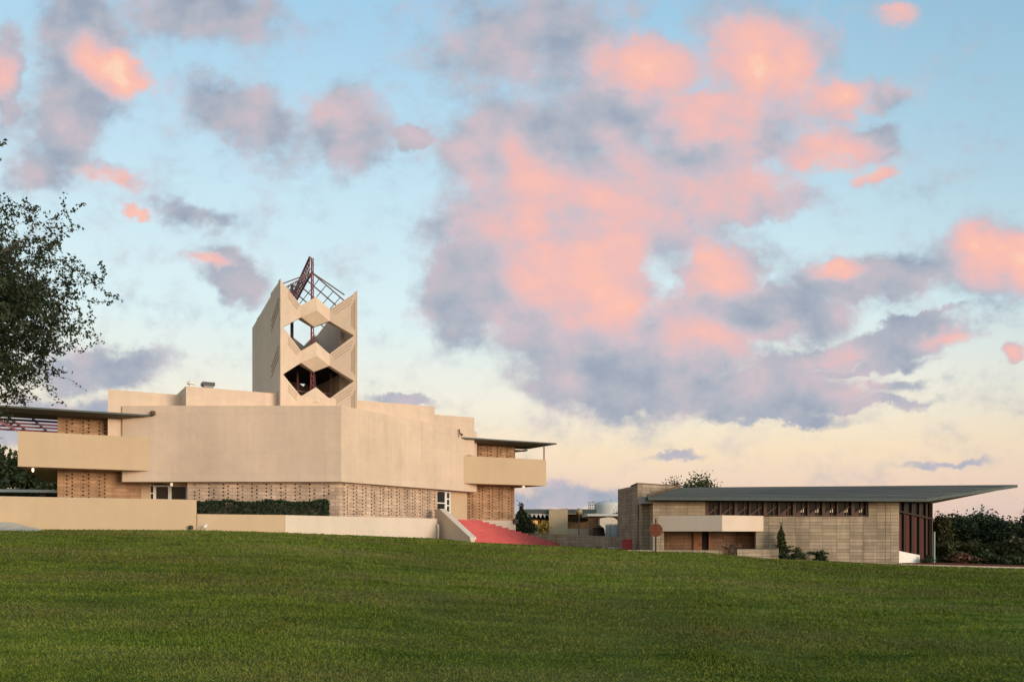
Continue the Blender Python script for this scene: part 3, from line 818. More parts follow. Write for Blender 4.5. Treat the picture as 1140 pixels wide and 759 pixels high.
m.build('fin', 'steel_red', tower)

# ------------------------------------------------------------------ terrace walls, hedge, stairs
fwd = lambda q, k: (q[0] + VV[0] * k, q[1] + VV[1] * k)
T0 = (-16.64 - 24 * U[0], 44.17 - 24 * U[1]); T1 = (-16.64, 44.17)
o = MB().prism([T0, T1, fwd(T1, .35), fwd(T0, .35)], -1.2, 1.705).build('terrace_wall', 'stucco_tan', None, origin=(T1[0], T1[1], 0), bevel=.02)
tag(o, 'long tan stucco parapet wall at the lawn edge below the left wing', 'wall')
K = (-12.62, 46.49); KR = (-5.28, 59.2)
pl = thing('planter_wall', 'low stucco planter wall with a bent corner under the hedge and brick base', 'wall', (K[0], K[1], 0))
k1 = (T1[0] + .004 * VV[0] + .02 * U[0], T1[1] + .05)
MB().prism([(T1[0] + .02, T1[1] + .03), K, fwd(K, .3), fwd((T1[0] + .02, T1[1] + .03), .3)], -1.2, FL).build('wall_left_face', 'stucco_tan', pl).name = 'wall_section'
n3 = (-NN[0] * .3, -NN[1] * .3)
MB().prism([(K[0] + .02, K[1] + .02), KR, (KR[0] + n3[0], KR[1] + n3[1]), (K[0] + n3[0], K[1] + n3[1] + .05)], -1.6, FL - .003).build('wall_section', 'stucco_pale', pl)
MB().prism([fwd(T1, .36), fwd(K, .31), (K[0] + n3[0] - .1, K[1] + .6), (Pb[0], Pb[1]), (Lb[0], Lb[1]), (-24, 53.0), (-38, 50), fwd(T0, .36)], FL - .5, FL - .06).build('soil_bed', 'earth', pl)
MB().prism([(KR[0] - .02, KR[1] + .01), (KR[0] - .3, KR[1] + .16), (Pb[0] + .3, Pb[1] - .2), (K[0] + .3, K[1] + 1.0)], FL - .5, FL - .05).build('soil_bed', 'earth', pl)
# drain hole and little lamp
q = (px(213, 43.9), 43.86)
o = MB().lathe((q[0], q[1] - .02), [(.10, pz(589, 43.9)), (.12, pz(587, 43.9)), (.12, pz(585.5, 43.9)), (.07, pz(584.5, 43.9))], 12).build('flood_light', 'metal_black', None, origin=(q[0], q[1], .1))
tag(o, 'small black flood lamp fixed low on the right end of the tan parapet', 'lamp')
q = (px(228, 44.0), 43.95)
o = thing('ground_light', 'little white ground spotlight in front of the low planter wall', 'lamp', (q[0], q[1], .05))
MB().lathe(q, [(.03, -.1), (.03, .25)], 8).build('stake', 'metal_grey', o)
MB().tube([(q[0], q[1] - .05, .22), (q[0] + .05, q[1] + .12, .36)], [.04, .075], 10).build('lamp_head', 'white_paint', o)
# downpipe at the end of the planter
q = (px(488, 59.0), 58.98)
o = MB().tube([(q[0], q[1], -.8), (q[0], q[1], .48), (q[0] - .12, q[1] + .12, .55)], [.06, .06, .06], 8).build('drain_pipe', 'white_paint', None, origin=(q[0], q[1], -.5))
tag(o, 'short white drain pipe against the planter beside the red stairs', 'pipe')


def leafbox(name, label, cat, x0, x1, y0, y1, z0, z1, mat, n, size, seed, rot=0.0):
    r_ = np.random.default_rng(seed); ob = thing(name, label, cat, ((x0 + x1) / 2, (y0 + y1) / 2, z0)); ob.rotation_euler = (0, 0, rot)
    lx, ly, lz = x1 - x0, y1 - y0, z1 - z0
    c = r_.random((n, 3)) - .5; f = r_.integers(0, 3, n); sgn = np.where(r_.random(n) < .6, -1, 1)
    c[f == 0, 1] = -.5 + .10 * r_.random((f == 0).sum()); c[f == 1, 2] = .5 - .12 * r_.random((f == 1).sum()); c[f == 2, 0] = .5 * sgn[f == 2]
    c = c * np.array([lx, ly, lz]); c[:, 2] += lz / 2
    c += r_.normal(size=c.shape) * .04
    c[:, 2] += .06 * np.sin(c[:, 0] * 2.1) + .03 * np.sin(c[:, 0] * 5.7)
    Vv, F = leaves(c, size, r_)
    quick_mesh('foliage', Vv, F, mat, ob)
    m = MB(); m.box(x0 + .12, x1 - .12, y0 + .14, y1 - .14, z0, z1 - .14); m.build('branch_core', 'bark', ob)
    return ob


leafbox('hedge', 'clipped dark green box hedge growing in the planter before the brick base', 'hedge', px(216, 50.4), px(361, 50.4), 50.35, 51.5, FL - .1, 1.86, 'leaf_hedge', 9000, .085, 3)

# red stairs descending away from the facade, treads along E60
st = thing('staircase', 'wide flight of red painted steps with a sloping stucco side wall', 'staircase', (-2, 62, -1))
TR = (-2.85, 66.45)
zs = FL; rise, run = .15, .30
along = lambda d, k: (TR[0] + NN[0] * d + E60[0] * k, TR[1] + NN[1] * d + E60[1] * k)
m = MB(); j = 0
while zs > -2.3:
    d0, d1 = j * run, (j + 1) * run
    kR0 = .5 * 0 + d0 * 0.577 + .0; kR = d1 * 1.732        # right edge follows the wing wall (60 degrees off the fall line)
    kR = min(d1 * 1.72, 40); kL = -5.95 - d0 * .577
    
    a_, b_, c_, e_ = along(d0, kL), along(d0, kR), along(d1, kR), along(d1, kL)
    m.prism([a_, e_, c_, b_], zs - .6, zs)
    zs -= rise; j += 1
m.prism([along(-2.2, -5.9), along(0, -5.95), along(0, .0), along(-3.2, 1.5)], FL - .5, FL - .001)
m.build('steps', 'stair_red', st)
C0 = (-5.12, 59.75); C1 = (C0[0] + 4.75 * -VV[0], C0[1] - 4.75 * VV[1])
th = (U[0] * .32, U[1] * .32)
top = lambda f: 1.50 - 2.0 * f
cb = (C0[0] + VV[0] * .9, C0[1] + VV[1] * .9)
MB().prism([cb, (C0[0] - VV[0] * -.003, C0[1] + VV[1] * .003), (C0[0] + th[0], C0[1] + th[1] + .003), (cb[0] + th[0], cb[1] + th[1])], -2.2, top(0) + .15).build('side_wall', 'stucco_pale', st)
cw = MB().prism([C0, C1, (C1[0] + th[0], C1[1] + th[1]), (C0[0] + th[0], C0[1] + th[1])], -2.2, [top(0), top(1), top(1), top(0)]).build('side_wall', 'stucco_pale', st)
e_ = .07
q0 = (C0[0] - U[0] * e_, C0[1] - U[1] * e_); q1 = (C1[0] - U[0] * e_ - VV[0] * .06, C1[1] - U[1] * e_ - VV[1] * .06)
r0 = (q0[0] + U[0] * .46, q0[1] + U[1] * .46); r1 = (q1[0] + U[0] * .46, q1[1] + U[1] * .46)
MB().prism([q0, q1, r1, r0], [top(0) + .003, top(1) + .003, top(1) + .003, top(0) + .003], [top(0) + .16, top(1) + .14, top(1) + .14, top(0) + .16]).build('coping', 'stucco_pale', cw)

# pale earth bank at the left end of the lawn
m = MB(); bx = px(-60, 39.2)
prof = [(-60, .0), (-60, .75), (-5, .55), (12, .38), (24, .24), (40, .10), (46, .02)]
vs = []; rngp = random.Random(2)
path = MB()
for a_, c_ in zip(prof[1:-1], prof[2:]):
    xa, xb = px(a_[0], 39.3), px(c_[0], 39.3)
    path.poly([(xa, 38.4, gz(xa, 38.4) + .02), (xb, 38.4, gz(xb, 38.4) + .02), (xb, 40.0, c_[1]), (xa, 40.0, a_[1])])
o = path.build('path', 'concrete_path', None, origin=(px(0, 39), 39, 0)); o['kind'] = 'structure'

# ------------------------------------------------------------------ long block building on the right
Yh = 57.0
hall = thing('lecture_hall', 'long low concrete block hall with pointed grey roof and buff balcony', 'building', (18, Yh, -2))
XL, XR = px(727, Yh), px(1000.5, Yh)
w0, w1 = px(785, Yh), px(967, Yh)
zs0, zs1 = pz(575, Yh), 2.10
m = MB()
m.box(16.6, XR, Yh, Yh + .4, -3, zs0)
m.box(10.35, 16.6, Yh, Yh + .4, .2, zs0)
m.box(XL, 10.35, Yh, Yh + .4, -3, zs1)
m.box(10.35, w0, Yh, Yh + .4, zs0, zs1)
m.box(w1, XR, Yh, Yh + .4, zs0, zs1)
m.prism([(XL, Yh + .4), (XL + .4, Yh + .4), (XL + .3, Yh + 9), (XL - .1, Yh + 9)], -3, zs1)
m.prism([(XR - .4, Yh + .4), (XR, Yh + .4), (XR, Yh + 9), (XR - .4, Yh + 9)], -3, zs1)
hw = m.build('wall', 'block_grey', hall)
MB().box(XR - .9, XR + .02, Yh - .018, Yh + .5, -3, zs1 - .003).build('corner_pier', 'block_grey', hall)
MB().box(10.0, 18.2, Yh + 1.3, Yh + 1.5, -3, .25).build('porch_wall', 'block_red', hall)
MB().box(10.35, 16.6, Yh + .4, Yh + 1.3, .2, .35).build('porch_ceiling', 'soffit', hall)
xd = px(772, Yh + 1.2)
dr = MB().box(xd, xd + .58, Yh + 1.18, Yh + 1.29, -2.0, .12).build('door', 'wood_orange', hall)
MB().box(xd + .46, xd + .50, Yh + 1.12, Yh + 1.18, -.95, -.8).build('handle', 'metal_black', dr)
dr2 = MB().box(xd + .60, xd + 1.05, Yh + 1.26, Yh + 1.295, -2.0, .12).build('doorway', 'dark_inside', hall)
MB().box(xd + 1.05, xd + 1.2, Yh + 1.15, Yh + 1.29, -2.0, .12).build('door_jamb', 'wood_orange', hall)
# clerestory
cg = MB().box(w0, w1, Yh + .30, Yh + .33, zs0 + .05, zs1).build('clerestory_window', 'glass', hall)
fr = MB()
fr.box(w0, w1, Yh + .12, Yh + .36, zs0 + .003, zs0 + .09)
nb_ = 11; rr = random.Random(4)
for k in range(nb_ + 1):
    x = w0 + (w1 - w0 - .16) * k / nb_; fr.box(x + .03, x + (.13 if k % 2 else .24), Yh + .10, Yh + .38, zs0 + .09, zs1)
fr.build('window_frame', 'wood_dark', cg)
md = MB()
for k in range(nb_):
    x = w0 + (w1 - w0 - .16) * k / nb_ + .16; wd_ = (w1 - w0) / nb_ - .16
    md.box(x + wd_ * .62, x + wd_ * .62 + .07, Yh + .2, Yh + .285, zs0 + .09, zs1)
    md.bar((x, Yh + .24, zs0 + .12), (x + wd_ * .95, Yh + .24, zs0 + .12 + wd_ * .72), .05, .11)
    if k > 4: md.prism([(x, Yh + .26), (x + wd_ * .55, Yh + .26), (x + wd_ * .55, Yh + .295), (x, Yh + .295)], zs0 + .09, [zs0 + .12, zs0 + .5, zs0 + .5, zs0 + .12])
md.build('mullion', 'wood_dark', cg)
for k in (6, 7, 8, 9, 10):
    x = w0 + (w1 - w0 - .16) * k / nb_ + .2
    MB().loft([(x + .25, Yh + .288, zs0 + .3), (x + .62, Yh + .288, zs0 + .32), (x + .62, Yh + .288, zs0 + .62)], [(x + .25, Yh + .296, zs0 + .3), (x + .62, Yh + .296, zs0 + .32), (x + .62, Yh + .296, zs0 + .62)]).build('light_pane', 'lamp_dim', cg)
# V balcony
Aw, Bc, Cw = (9.97, 57.0), (13.76, 54.81), (17.12, 57.0)
bz0, bz1 = .05, 1.10
hb_ = MB().prism([Aw, Bc, Cw], bz0, bz0 + .22)
inn = lambda q, dx_, dy_: (q[0] + dx_, q[1] + dy_)
hb_.prism([Aw, Bc, inn(Bc, 0, .24), inn(Aw, .38, .0)], bz0 + .22, bz1); hb_.prism([Bc, Cw, inn(Cw, -.38, 0), inn(Bc, 0, .24)], bz0 + .22, bz1 - .002)
hb_.build('balcony', 'stucco_buff', hall)
# roof: low ridge rising to the pointed cantilever on the right
ef, er, tip, rl_ = (9.1, 56.0, 2.34), (27.76, 56.0, 2.24), (37.45, 62.0, 3.50), (12.44, 62.0, 3.30)
bf, br_ = (9.1, 68.0, 2.34), (27.76, 68.0, 2.24)
TH = .2
dn = lambda q, k: (q[0], q[1], q[2] - k)
rf = MB().solid([ef, er, tip, rl_, br_, bf], [(0, 1, 2, 3), (3, 2, 4, 5), (0, 3, 5)]).build('roof', 'roof_seamed', hall)
lp3 = lambda p_, q_, f: tuple(a_ + (b_ - a_) * f for a_, b_ in zip(p_, q_))
for k in range(6):
    f = .10 + k * .155
    a_, b_ = lp3(ef, rl_, f), lp3(er, tip, f)
    MB().bar((a_[0] + .1, a_[1], a_[2] + .02), (b_[0] - .1, b_[1], b_[2] + .01), .06, .06).build('roof_seam', 'roof_green', rf)
fa = MB()
for a_, b_ in ((ef, er), (er, tip), (tip, br_), (br_, bf)):
    fa.poly([dn(a_, TH), dn(b_, TH), dn(b_, -.004), dn(a_, -.004)])
fa.build('fascia', 'roof_green', rf)
MB().solid([dn(ef, .13), dn(er, .13), dn(tip, .13), dn(br_, .13), dn(bf, .13), (29.9, 59.6, 2.02), (29.9, 64.4, 2.02), (12, 59.6, 2.06), (12, 64.4, 2.06)],
           [(0, 7, 5, 1), (1, 5, 2), (5, 6, 2), (6, 3, 2), (3, 6, 8, 4), (7, 8, 6, 5), (0, 4, 8, 7)]).build('soffit', 'soffit', rf)
MB().bar((9.05, 55.97, 2.42), (12.44, 62.0, 3.4), .08, .12).build('rake_board', 'brown_edge', rf)
# glazed prow end
gw = lambda t_, o: (XR + t_ * U[0] + o * .5, Yh + .45 + t_ * U[1] - o * .866)
g0, g1 = -.95, 2.06
pw = MB().prism([gw(.1, -.12), gw(3.9, -.12), gw(3.9, -.16), gw(.1, -.16)], [-1.25, -2.2, -2.2, -1.25], g1).build('prow_window', 'glass', hall)
m = MB()
for t_ in (.05, .9, 1.75, 2.6, 3.35, 3.8): m.prism([gw(t_, .0), gw(t_ + .2, .0), gw(t_ + .2, -.3), gw(t_, -.3)], -2.2, g1)
m.bar((*gw(.1, .02), 1.45), (*gw(3.9, .02), .95), .12, .12)
plain('wood_black', (.035, .018, .011), .6, .2, .4, 5)
m.build('post', 'wood_black', pw)
m = MB()
plain('wood_maroon', (.075, .014, .010), .6, .2, .4, 5)
for t_ in (.36, 1.22, 2.05, 2.85): m.prism([gw(t_, -.06), gw(t_ + .34, -.06), gw(t_ + .34, -.115), gw(t_, -.115)], -2.1, 1.2)
m.build('panel', 'wood_maroon', pw)
sl = MB().prism([gw(.0, .04), gw(2.6, .04), gw(2.6, -.4), gw(.0, -.4)], -2.6, [-1.25, -1.62, -1.62, -1.25]).build('sloped_sill', 'white_paint', hall)
MB().prism([gw(3.9, .1), gw(4.0, .1), (27, 66), (26.8, 65)], -2.4, 2.05).build('side_wall', 'wood_dark', hall)
q = gw(4.15, .1)
o = MB().tube([(q[0], q[1], -2.3), (q[0], q[1], .02)], [.07, .07], 10).build('pipe_post', 'green_glass', None, origin=(q[0], q[1], -2.3))
tag(o, 'slim pale green post beside the glazed right end of the block hall', 'post')
# taller block volume at its left end
m = MB().prism([(9.0, 60.0), (12.9, 63.6), (12.9, 68), (8.6, 68), (9.08, 63.6)], -3, 3.46)
lv = m.build('stair_tower', 'block_grey', hall)
MB().prism([(8.95, 59.93), (12.95, 63.62), (12.9, 64.1), (9.3, 60.8), (9.4, 63.6), (9.0, 63.66)], 3.463, 3.53).build('coping', 'brown_edge', lv)
MB().prism([(9.08, 58.6), (9.75, 58.6), (9.8, 60.8), (9.1, 60.8)], -3, 2.2).build('left_pier', 'block_grey', hall).name = 'end_pier'
m = MB(); m.prism([(8.95, 57.2), (9.65, 57.0), (9.7, 59.0), (8.95, 59.4)], 1.95, 2.42); m.build('gutter_box', 'metal_grey', hall)
# low planter walls in front
for nm, xa, xb, zt_, y_ in (('planter_wall', px(697, 56.2), px(806, 55.6), -1.20, 55.7), ('planter_wall', px(821, 55.3), px(866, 55.6), -1.13, 55.4)):
    o = MB().box(xa, xb, y_, y_ + .35, -3, zt_).build(nm, 'block_grey', None, origin=((xa + xb) / 2, y_, -1.5), bevel=.02)
    tag(o, 'long low block planter wall in front of the porch door of the hall' if xa < 12 else 'short stepped block planter wall right of the dry shrub by the hall', 'wall')

# ------------------------------------------------------------------ plants: shrubs and trees


def shrub(name, label, x, y, z, rx, rz, mat, n, size, seed, cat='shrub', group=None, taper=0.0, stems=4):
    r_ = np.random.default_rng(seed); ob = thing(name, label, cat, (x, y, z), group)
    ncl = max(6, n // 60); u_ = r_.normal(size=(ncl, 3)); u_ /= np.linalg.norm(u_, axis=1, keepdims=True); u_ *= r_.random((ncl, 1)) ** .4
    c = u_[r_.integers(0, ncl, n)] * .82 + r_.normal(size=(n, 3)) * .17
    zz = c[:, 2:3]; c[:, :2] *= np.clip(1 - taper * (zz + 1) / 2, .12, 1)
    wob = 1 + .45 * np.sin(c[:, 2] * 4.1 + seed) + .25 * np.sin(c[:, 2] * 9.3 + 2 * seed)
    c[:, 0] = c[:, 0] * wob + .14 * np.sin(c[:, 2] * 3.3 + seed * 1.7); c[:, 1] *= wob
    c *= np.array([rx, rx, rz / 2]); c[:, 2] += rz / 2
    c = c[c[:, 2] > .02]
    Vv, F = leaves(c, size, r_); quick_mesh('foliage', Vv, F, mat, ob)
    m = MB()
    for k in range(stems):
        an = k * 2.4 + seed
        m.tube([(x, y, z - .2), (x + math.cos(an) * rx * .2, y + math.sin(an) * rx * .2, z + rz * .4), (x + math.cos(an) * rx * .45 * (1 - taper), y + math.sin(an) * rx * .45 * (1 - taper), z + rz * .8)],
               [.05, .035, .012], 6)
    m.build('stem', 'bark', ob)
    return ob


def tree(name, label, x, y, z, h, rx, rz, mat, n, size, seed, group=None, trunk=.2, crown_c=None, flat=1.0, cat='tree'):
    r_ = np.random.default_rng(seed); rp = random.Random(seed); ob = thing(name, label, cat, (x, y, z), group)
    cz = h - rz if crown_c is None else crown_c
    m = MB(); m.tube([(x, y, z - .3), (x + .05 * h * rp.uniform(-.4, .4), y, z + cz * .5), (x + .03 * h * rp.uniform(-1, 1), y, z + cz), (x, y, z + cz + rz * .6)], [trunk, trunk * .78, trunk * .5, trunk * .12], 9)
    ncl = max(9, n // 70); u_ = r_.normal(size=(ncl, 3)); u_ /= np.linalg.norm(u_, axis=1, keepdims=True); u_ *= r_.uniform(.35, 1.0, (ncl, 1)) ** .6
    for k in range(min(ncl, 14)):
        e = u_[k] * np.array([rx, rx, rz]) * .85
        m.tube([(x, y, z + cz * .55 + k * .02), (x + e[0] * .4, y + e[1] * .4, z + cz + e[2] * .35 - rz * .2), (x + e[0], y + e[1], z + cz + e[2])], [trunk * .4, trunk * .22, .015], 5)
    m.build('trunk', 'bark', ob)
    rad = r_.uniform(.08, .2, ncl)
    kk = r_.integers(0, ncl, n); c = u_[kk] + r_.normal(size=(n, 3)) * rad[kk][:, None]
    c *= np.array([rx, rx, rz]); c[:, 2] += cz
    Vv, F = leaves(c, size, r_); quick_mesh('crown', Vv, F, mat, ob)
    return ob


# near tree on the left: real twigs and small leaves
def big_tree():
    rp = random.Random(11); r_ = np.random.default_rng(11)
    bx_, by_ = -13.2, 14.6; bz_ = float(gz(bx_, by_))
    ob = thing('oak_tree', 'leafy open branched tree reaching in over the left wing from the left edge', 'tree', (bx_, by_, bz_))
    br = MB(); tips = []

    def grow(p_, d, L, rad, lev):
        pts = [p_]; rr_ = [rad]; dd = d.copy(); q_ = p_.copy(); n_ = 3 if lev < 4 else 2
        for i in range(n_):
            j = Vector((rp.gauss(0, 1), rp.gauss(0, 1), rp.gauss(0, .8))) * (.16 + .05 * lev)
            dd = (dd + j + Vector((0, 0, .05 if lev < 3 else -.03))).normalized(); q_ = q_ + dd * (L / n_); pts.append(q_.copy()); rr_.append(rad * (1 - .42 * (i + 1) / n_))
        if lev >= 3:
            ctr = Vector((bx_, by_, 4.5)); e_ = q_ - ctr
            if q_.z < 1.6 + .5 * math.sin(q_.x * 2.1 + q_.y) or (e_.x ** 2 + e_.y ** 2) / 5.4 ** 2 + e_.z ** 2 / 3.1 ** 2 > 1.0 + rp.uniform(-.28, .38): return
        br.tube(pts, rr_, 7 if lev < 2 else (5 if lev < 4 else 4))
        if lev >= 4: tips.append((pts, lev))
        if lev == 6: return
        nch = (6, 4, 4, 4, 3, 3)[lev]
        for c_ in range(nch):
            k = rp.uniform(.45, 1.0) if lev else rp.uniform(.75, 1.0)
            idx = min(int(k * n_), n_ - 1); fr_ = k * n_ - idx; o_ = pts[idx].lerp(pts[idx + 1], fr_)
            ax = Vector((rp.gauss(0, 1), rp.gauss(0, 1), rp.gauss(0, 1))); ax = (ax - ax.dot(dd) * dd).normalized()
            sp_ = rp.uniform(.55, 1.05) if lev else rp.uniform(.7, 1.1)
            nd = (dd * math.cos(sp_) + ax * math.sin(sp_)); nd.z *= .8
            if lev == 0: nd = Vector((math.cos(c_ * 1.0472 - .35), math.sin(c_ * 1.0472 - .35), rp.uniform(.35, 1.15)))
            grow(o_, nd.normalized(), L * (rp.uniform(.62, .85) if lev else .95), rr_[idx + 1] * (.62 if lev else .7), lev + 1)
        if lev: grow(pts[-1], dd, L * .72, rr_[-1], lev + 1)

    grow(Vector((bx_, by_, bz_ - .3)), Vector((0.05, 0, 1)), 3.15, .24, 0)
    tr_ = br.build('trunk', 'bark', ob)
    c = []
    for pts, lev in tips:
        for i in range(len(pts) - 1):
            L_ = (pts[i + 1] - pts[i]).length; k = int((15 if lev == 6 else 6) * L_ / .25)
            for _ in range(k):
                f_ = rp.random(); b_ = pts[i].lerp(pts[i + 1], f_); c.append((b_.x + rp.gauss(0, .03), b_.y + rp.gauss(0, .03), b_.z + rp.gauss(0, .03)))
    c = np.array(c); c = c - np.array([bx_, by_, bz_]) 
    Vv, F = leaves(c, .040, r_, 1.8, .25); quick_mesh('crown', Vv, F, 'leaf_tree', ob)
    return ob, len(c), c


bt, nl, cc = big_tree()
print('big tree leaves', nl, cc.min(0), cc.max(0))

# shrubs against the hall
gzf = lambda x, y: float(gz(x, y))


def sh(xp, Y, name, label, wpx, ytop, mat, n, size, seed, **kw):
    x = px(xp, Y); z = gzf(x, Y); return shrub(name, label, x, Y, z, wpx / 2 / FPX * Y, pz(ytop, Y) - z, mat, n, size, seed, **kw)


sh(870, 56.4, 'climbing_shrub', 'tall narrow green shrub climbing the block wall of the hall', 11, 581, 'leaf_mid', 1300, .11, 21, taper=.3)
sh(872, 56.0, 'shrub', 'bushy green shrub at the foot of the tall climbing shrub', 20, 606, 'leaf_dark', 1500, .11, 22)
sh(888, 56.1, 'shrub', 'dark green pointed shrub between the climbing shrub and the round bush', 20, 610, 'leaf_mid', 1300, .11, 23, taper=.3)
sh(912, 56.1, 'shrub', 'small round dark bush under the block wall of the hall', 17, 612, 'leaf_dark', 1300, .10, 24)
sh(813, 55.5, 'dry_shrub', 'reddish brown leafless shrub between the two low planter walls', 19, 601, 'leaf_dry', 700, .07, 25, stems=14)
sh(1032, 58.2, 'shrub', 'low dark shrub at the foot of the glazed hall end', 12, 618, 'leaf_dark', 700, .11, 26)
# mulch bed and kerb path on the right
m = MB(); pts = [(px(1001, 56.6), 56.55), (px(1070, 57), 56.9), (px(1150, 57), 57.0), (px(1150, 59.5), 59.5), (px(1062, 60), 60.2), (px(1030, 60), 60.2), (px(1003, 57.3), 57.25)]
m.prism(pts, -3, [gzf(*q) + .12 for q in pts]); o = m.build('flower_bed', 'mulch', None, origin=(28.5, 57, -2.3))
tag(o, 'red brown mulch bed at the pointed right end of the hall', 'flower bed')
m = MB(); m.prism([(px(1003, 56.2), 56.25), (px(1160, 56.6), 56.5), (px(1160, 56.6), 56.75), (px(1003, 56.4), 56.45)], -3, [gzf(px(1003, 56.2), 56.2) + .07, gzf(36, 56.5) + .08] * 1 + [gzf(36, 56.7) + .08, gzf(px(1003, 56.4), 56.4) + .07])
o = m.build('kerb', 'concrete_path', None, origin=(30, 56.4, -2.4)); o['kind'] = 'structure'
m = MB(); xa, xb = px(927, 56), px(999, 56.2)
m.poly([(xa, 56.9, gzf(xa, 56.9) + .02), (xa + .3, 56.1, gzf(xa, 56.1) + .02), (px(960, 55.4), 55.3, gzf(px(960, 55.4), 55.3) + .02), (xb, 55.6, gzf(xb, 55.6) + .02), (xb, 56.95, gzf(xb, 56.95) + .02)])
o = m.build('bare_earth', 'earth', None, origin=(22, 56, -2)); o['kind'] = 'structure'

# tree line on the right
specs = [('tree', 'dark broad tree just right of the hall roof tip in the tree line', 1062, 66, 576, 46, 'leaf_dark', 3600, .24),
         ('tree', 'dark rounded tree tallest of the tree line under the roof point', 1092, 70, 572, 54, 'leaf_dark', 4200, .25),
         ('tree', 'dark tree at the right frame edge of the tree line', 1126, 68, 578, 48, 'leaf_dark', 3600, .24),
         ('tree', 'narrow yellow green tree close behind the pale green post', 1046, 64, 574, 22, 'leaf_olive', 2000, .2),
         ('tree', 'mid green tree half hidden behind the tallest dark tree', 1075, 78, 577, 50, 'leaf_mid', 3000, .26),
         ('tree', 'dark tree with a loose top beyond the right edge of the tree line', 1156, 62, 563, 40, 'leaf_dark', 3000, .2)]
for k, (nm, lb, xp, Y, yt, wp, mt, n, sz) in enumerate(specs):
    x = px(xp, Y); z = gzf(x, Y); h = pz(yt, Y) - z; r_x = wp / 2 / FPX * Y
    tree(nm, lb, x, Y, z, h, r_x * 1.08, h * .46, mt, int(n * 2.6), sz * .62, 40 + k, group='trees beyond the right end of the hall', crown_c=h * .54)
bsp = [(1058, 61.5, 604, 22, 'leaf_mid', 'round mid green bush left of the olive bush in the bed'), (1080, 62, 600, 30, 'leaf_olive', 'olive green bush in front of the tallest dark tree'),
       (1104, 61.5, 603, 30, 'leaf_mid', 'wide green bush right of the olive bush'), (1128, 61, 596, 32, 'leaf_olive', 'yellowish bush below the dark tree at the right frame edge'),
       (1070, 60.6, 615, 26, 'leaf_dry', 'low brown bush at the back of the mulch bed'), (1098, 60.6, 611, 32, 'leaf_dark', 'low dark bush at the front of the tree line'),
       (1125, 60.4, 612, 34, 'leaf_dark', 'low dark spreading bush near the right frame edge'), (1146, 60.2, 605, 26, 'leaf_mid', 'green bush cut by the right frame edge')]
for k, (xp, Y, yt, wp, mt, lb) in enumerate(bsp):
    sh(xp, Y, 'bush', lb, wp, yt, mt, 1500, .16, 60 + k, cat='bush', group='bushes before the right tree line')

# trees behind the hall roof
for k, (xp, Y, yt, wp, n, lb) in enumerate([(778, 86, 532, 46, 5200, 'feathery tree standing tallest behind the hall roof'), (752, 90, 533.5, 34, 3000, 'lower dark tree left of the feathery tree behind the roof')]):
    x = px(xp, Y); z = gzf(x, Y); h = pz(yt, Y) - z
    tree('tree', lb, x, Y, z, h, wp / 2 / FPX * Y, h * .42, 'leaf_mid' if k == 0 else 'leaf_dark', n * 2, .15, 80 + k, group='trees behind the hall roof')
# trees behind the left wing
for k, (xp, Y, yt, wp, lb) in enumerate([(-18, 88, 492, 70, 'tall dark tree behind the left balcony at the frame edge'), (22, 90, 508, 60, 'dark tree below the left balcony left of the brick wing'), (55, 96, 524, 60, 'lower dark tree half hidden by the brick wing')]):
    x = px(xp, Y); z = gzf(x, Y); h = pz(yt, Y) - z
    tree('tree', lb, x, Y, z, h, wp / 2 / FPX * Y, h * .47, 'leaf_dark', 4200, .32, 90 + k, group='trees behind the left wing', crown_c=h * .54)

# covered walk on the left behind the wing
cwk = thing('covered_walk', 'flat roofed covered walk with a pale roof edge behind the left parapet wall', 'covered walk', (px(20, 64), 64, 0))
xa, xb = px(-120, 64), px(80, 64)
MB().prism([(xa, 61.5), (xb, 65.4), (xb, 69), (xa, 66)], 3.05, 3.27).build('roof', 'fascia_light', cwk)
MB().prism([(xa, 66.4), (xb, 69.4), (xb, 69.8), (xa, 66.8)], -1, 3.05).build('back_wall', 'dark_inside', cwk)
for k in range(5):
    f = k / 4; x = xa + (xb - xa) * f + .3; y = 62.2 + 3.9 * f
    MB().prism([(x, y), (x + .5, y), (x + .35, y + .4), (x + .1, y + .4)], -.6, 3.05).build('pier', 'wood_dark', cwk)

# ------------------------------------------------------------------ between the two buildings
sh(582, 74.0, 'evergreen', 'dense dark evergreen bush at the corner of the right wing', 22, 559, 'leaf_dark', 5200, .12, 71, cat='bush', taper=.0)
ob = bpy.data.objects['evergreen']
o = MB().prism([(px(560, 73), 73.2), (px(706, 66), 66), (px(706, 66), 66.35), (px(560, 73), 73.55)], -2.6, [-.02, -.42, -.42, -.02]).build('retaining_wall', 'block_wall', None, origin=(8, 69, -1.5))
tag(o, 'low grey brown block wall crossing between the red stairs and the hall', 'wall')
esp = thing('walkway_pavilion', 'distant flat roofed pavilion with cream piers and lit interior between the buildings', 'building', (px(630, 95), 95, -1))
X = lambda q: px(q, 95)
Z = lambda q: pz(q, 95)
MB().box(X(578), X(664), 95, 101, Z(570.5), Z(566.5)).build('roof', 'roof_green', esp)
MB().box(X(585), X(664), 95.3, 100.6, Z(572), Z(570.5) - .003).build('fascia', 'fascia_light', esp)
m = MB()
for k in range(6):
    x = X(585.5) + k * (X(590.2) - X(585.5)); d_ = X(590.2) - X(585.5)
    m.loft([(x, 95.05, Z(572)), (x + d_ * .95, 95.05, Z(572)), (x + d_ * .5, 95.05, Z(576.3))], [(x, 95.3, Z(572)), (x + d_ * .95, 95.3, Z(572)), (x + d_ * .5, 95.3, Z(576.3))])
m.build('ornament', 'fascia_light', esp)
MB().box(X(585), X(612), 95.6, 96.2, Z(578), Z(572)).build('beam', 'dark_inside', esp)
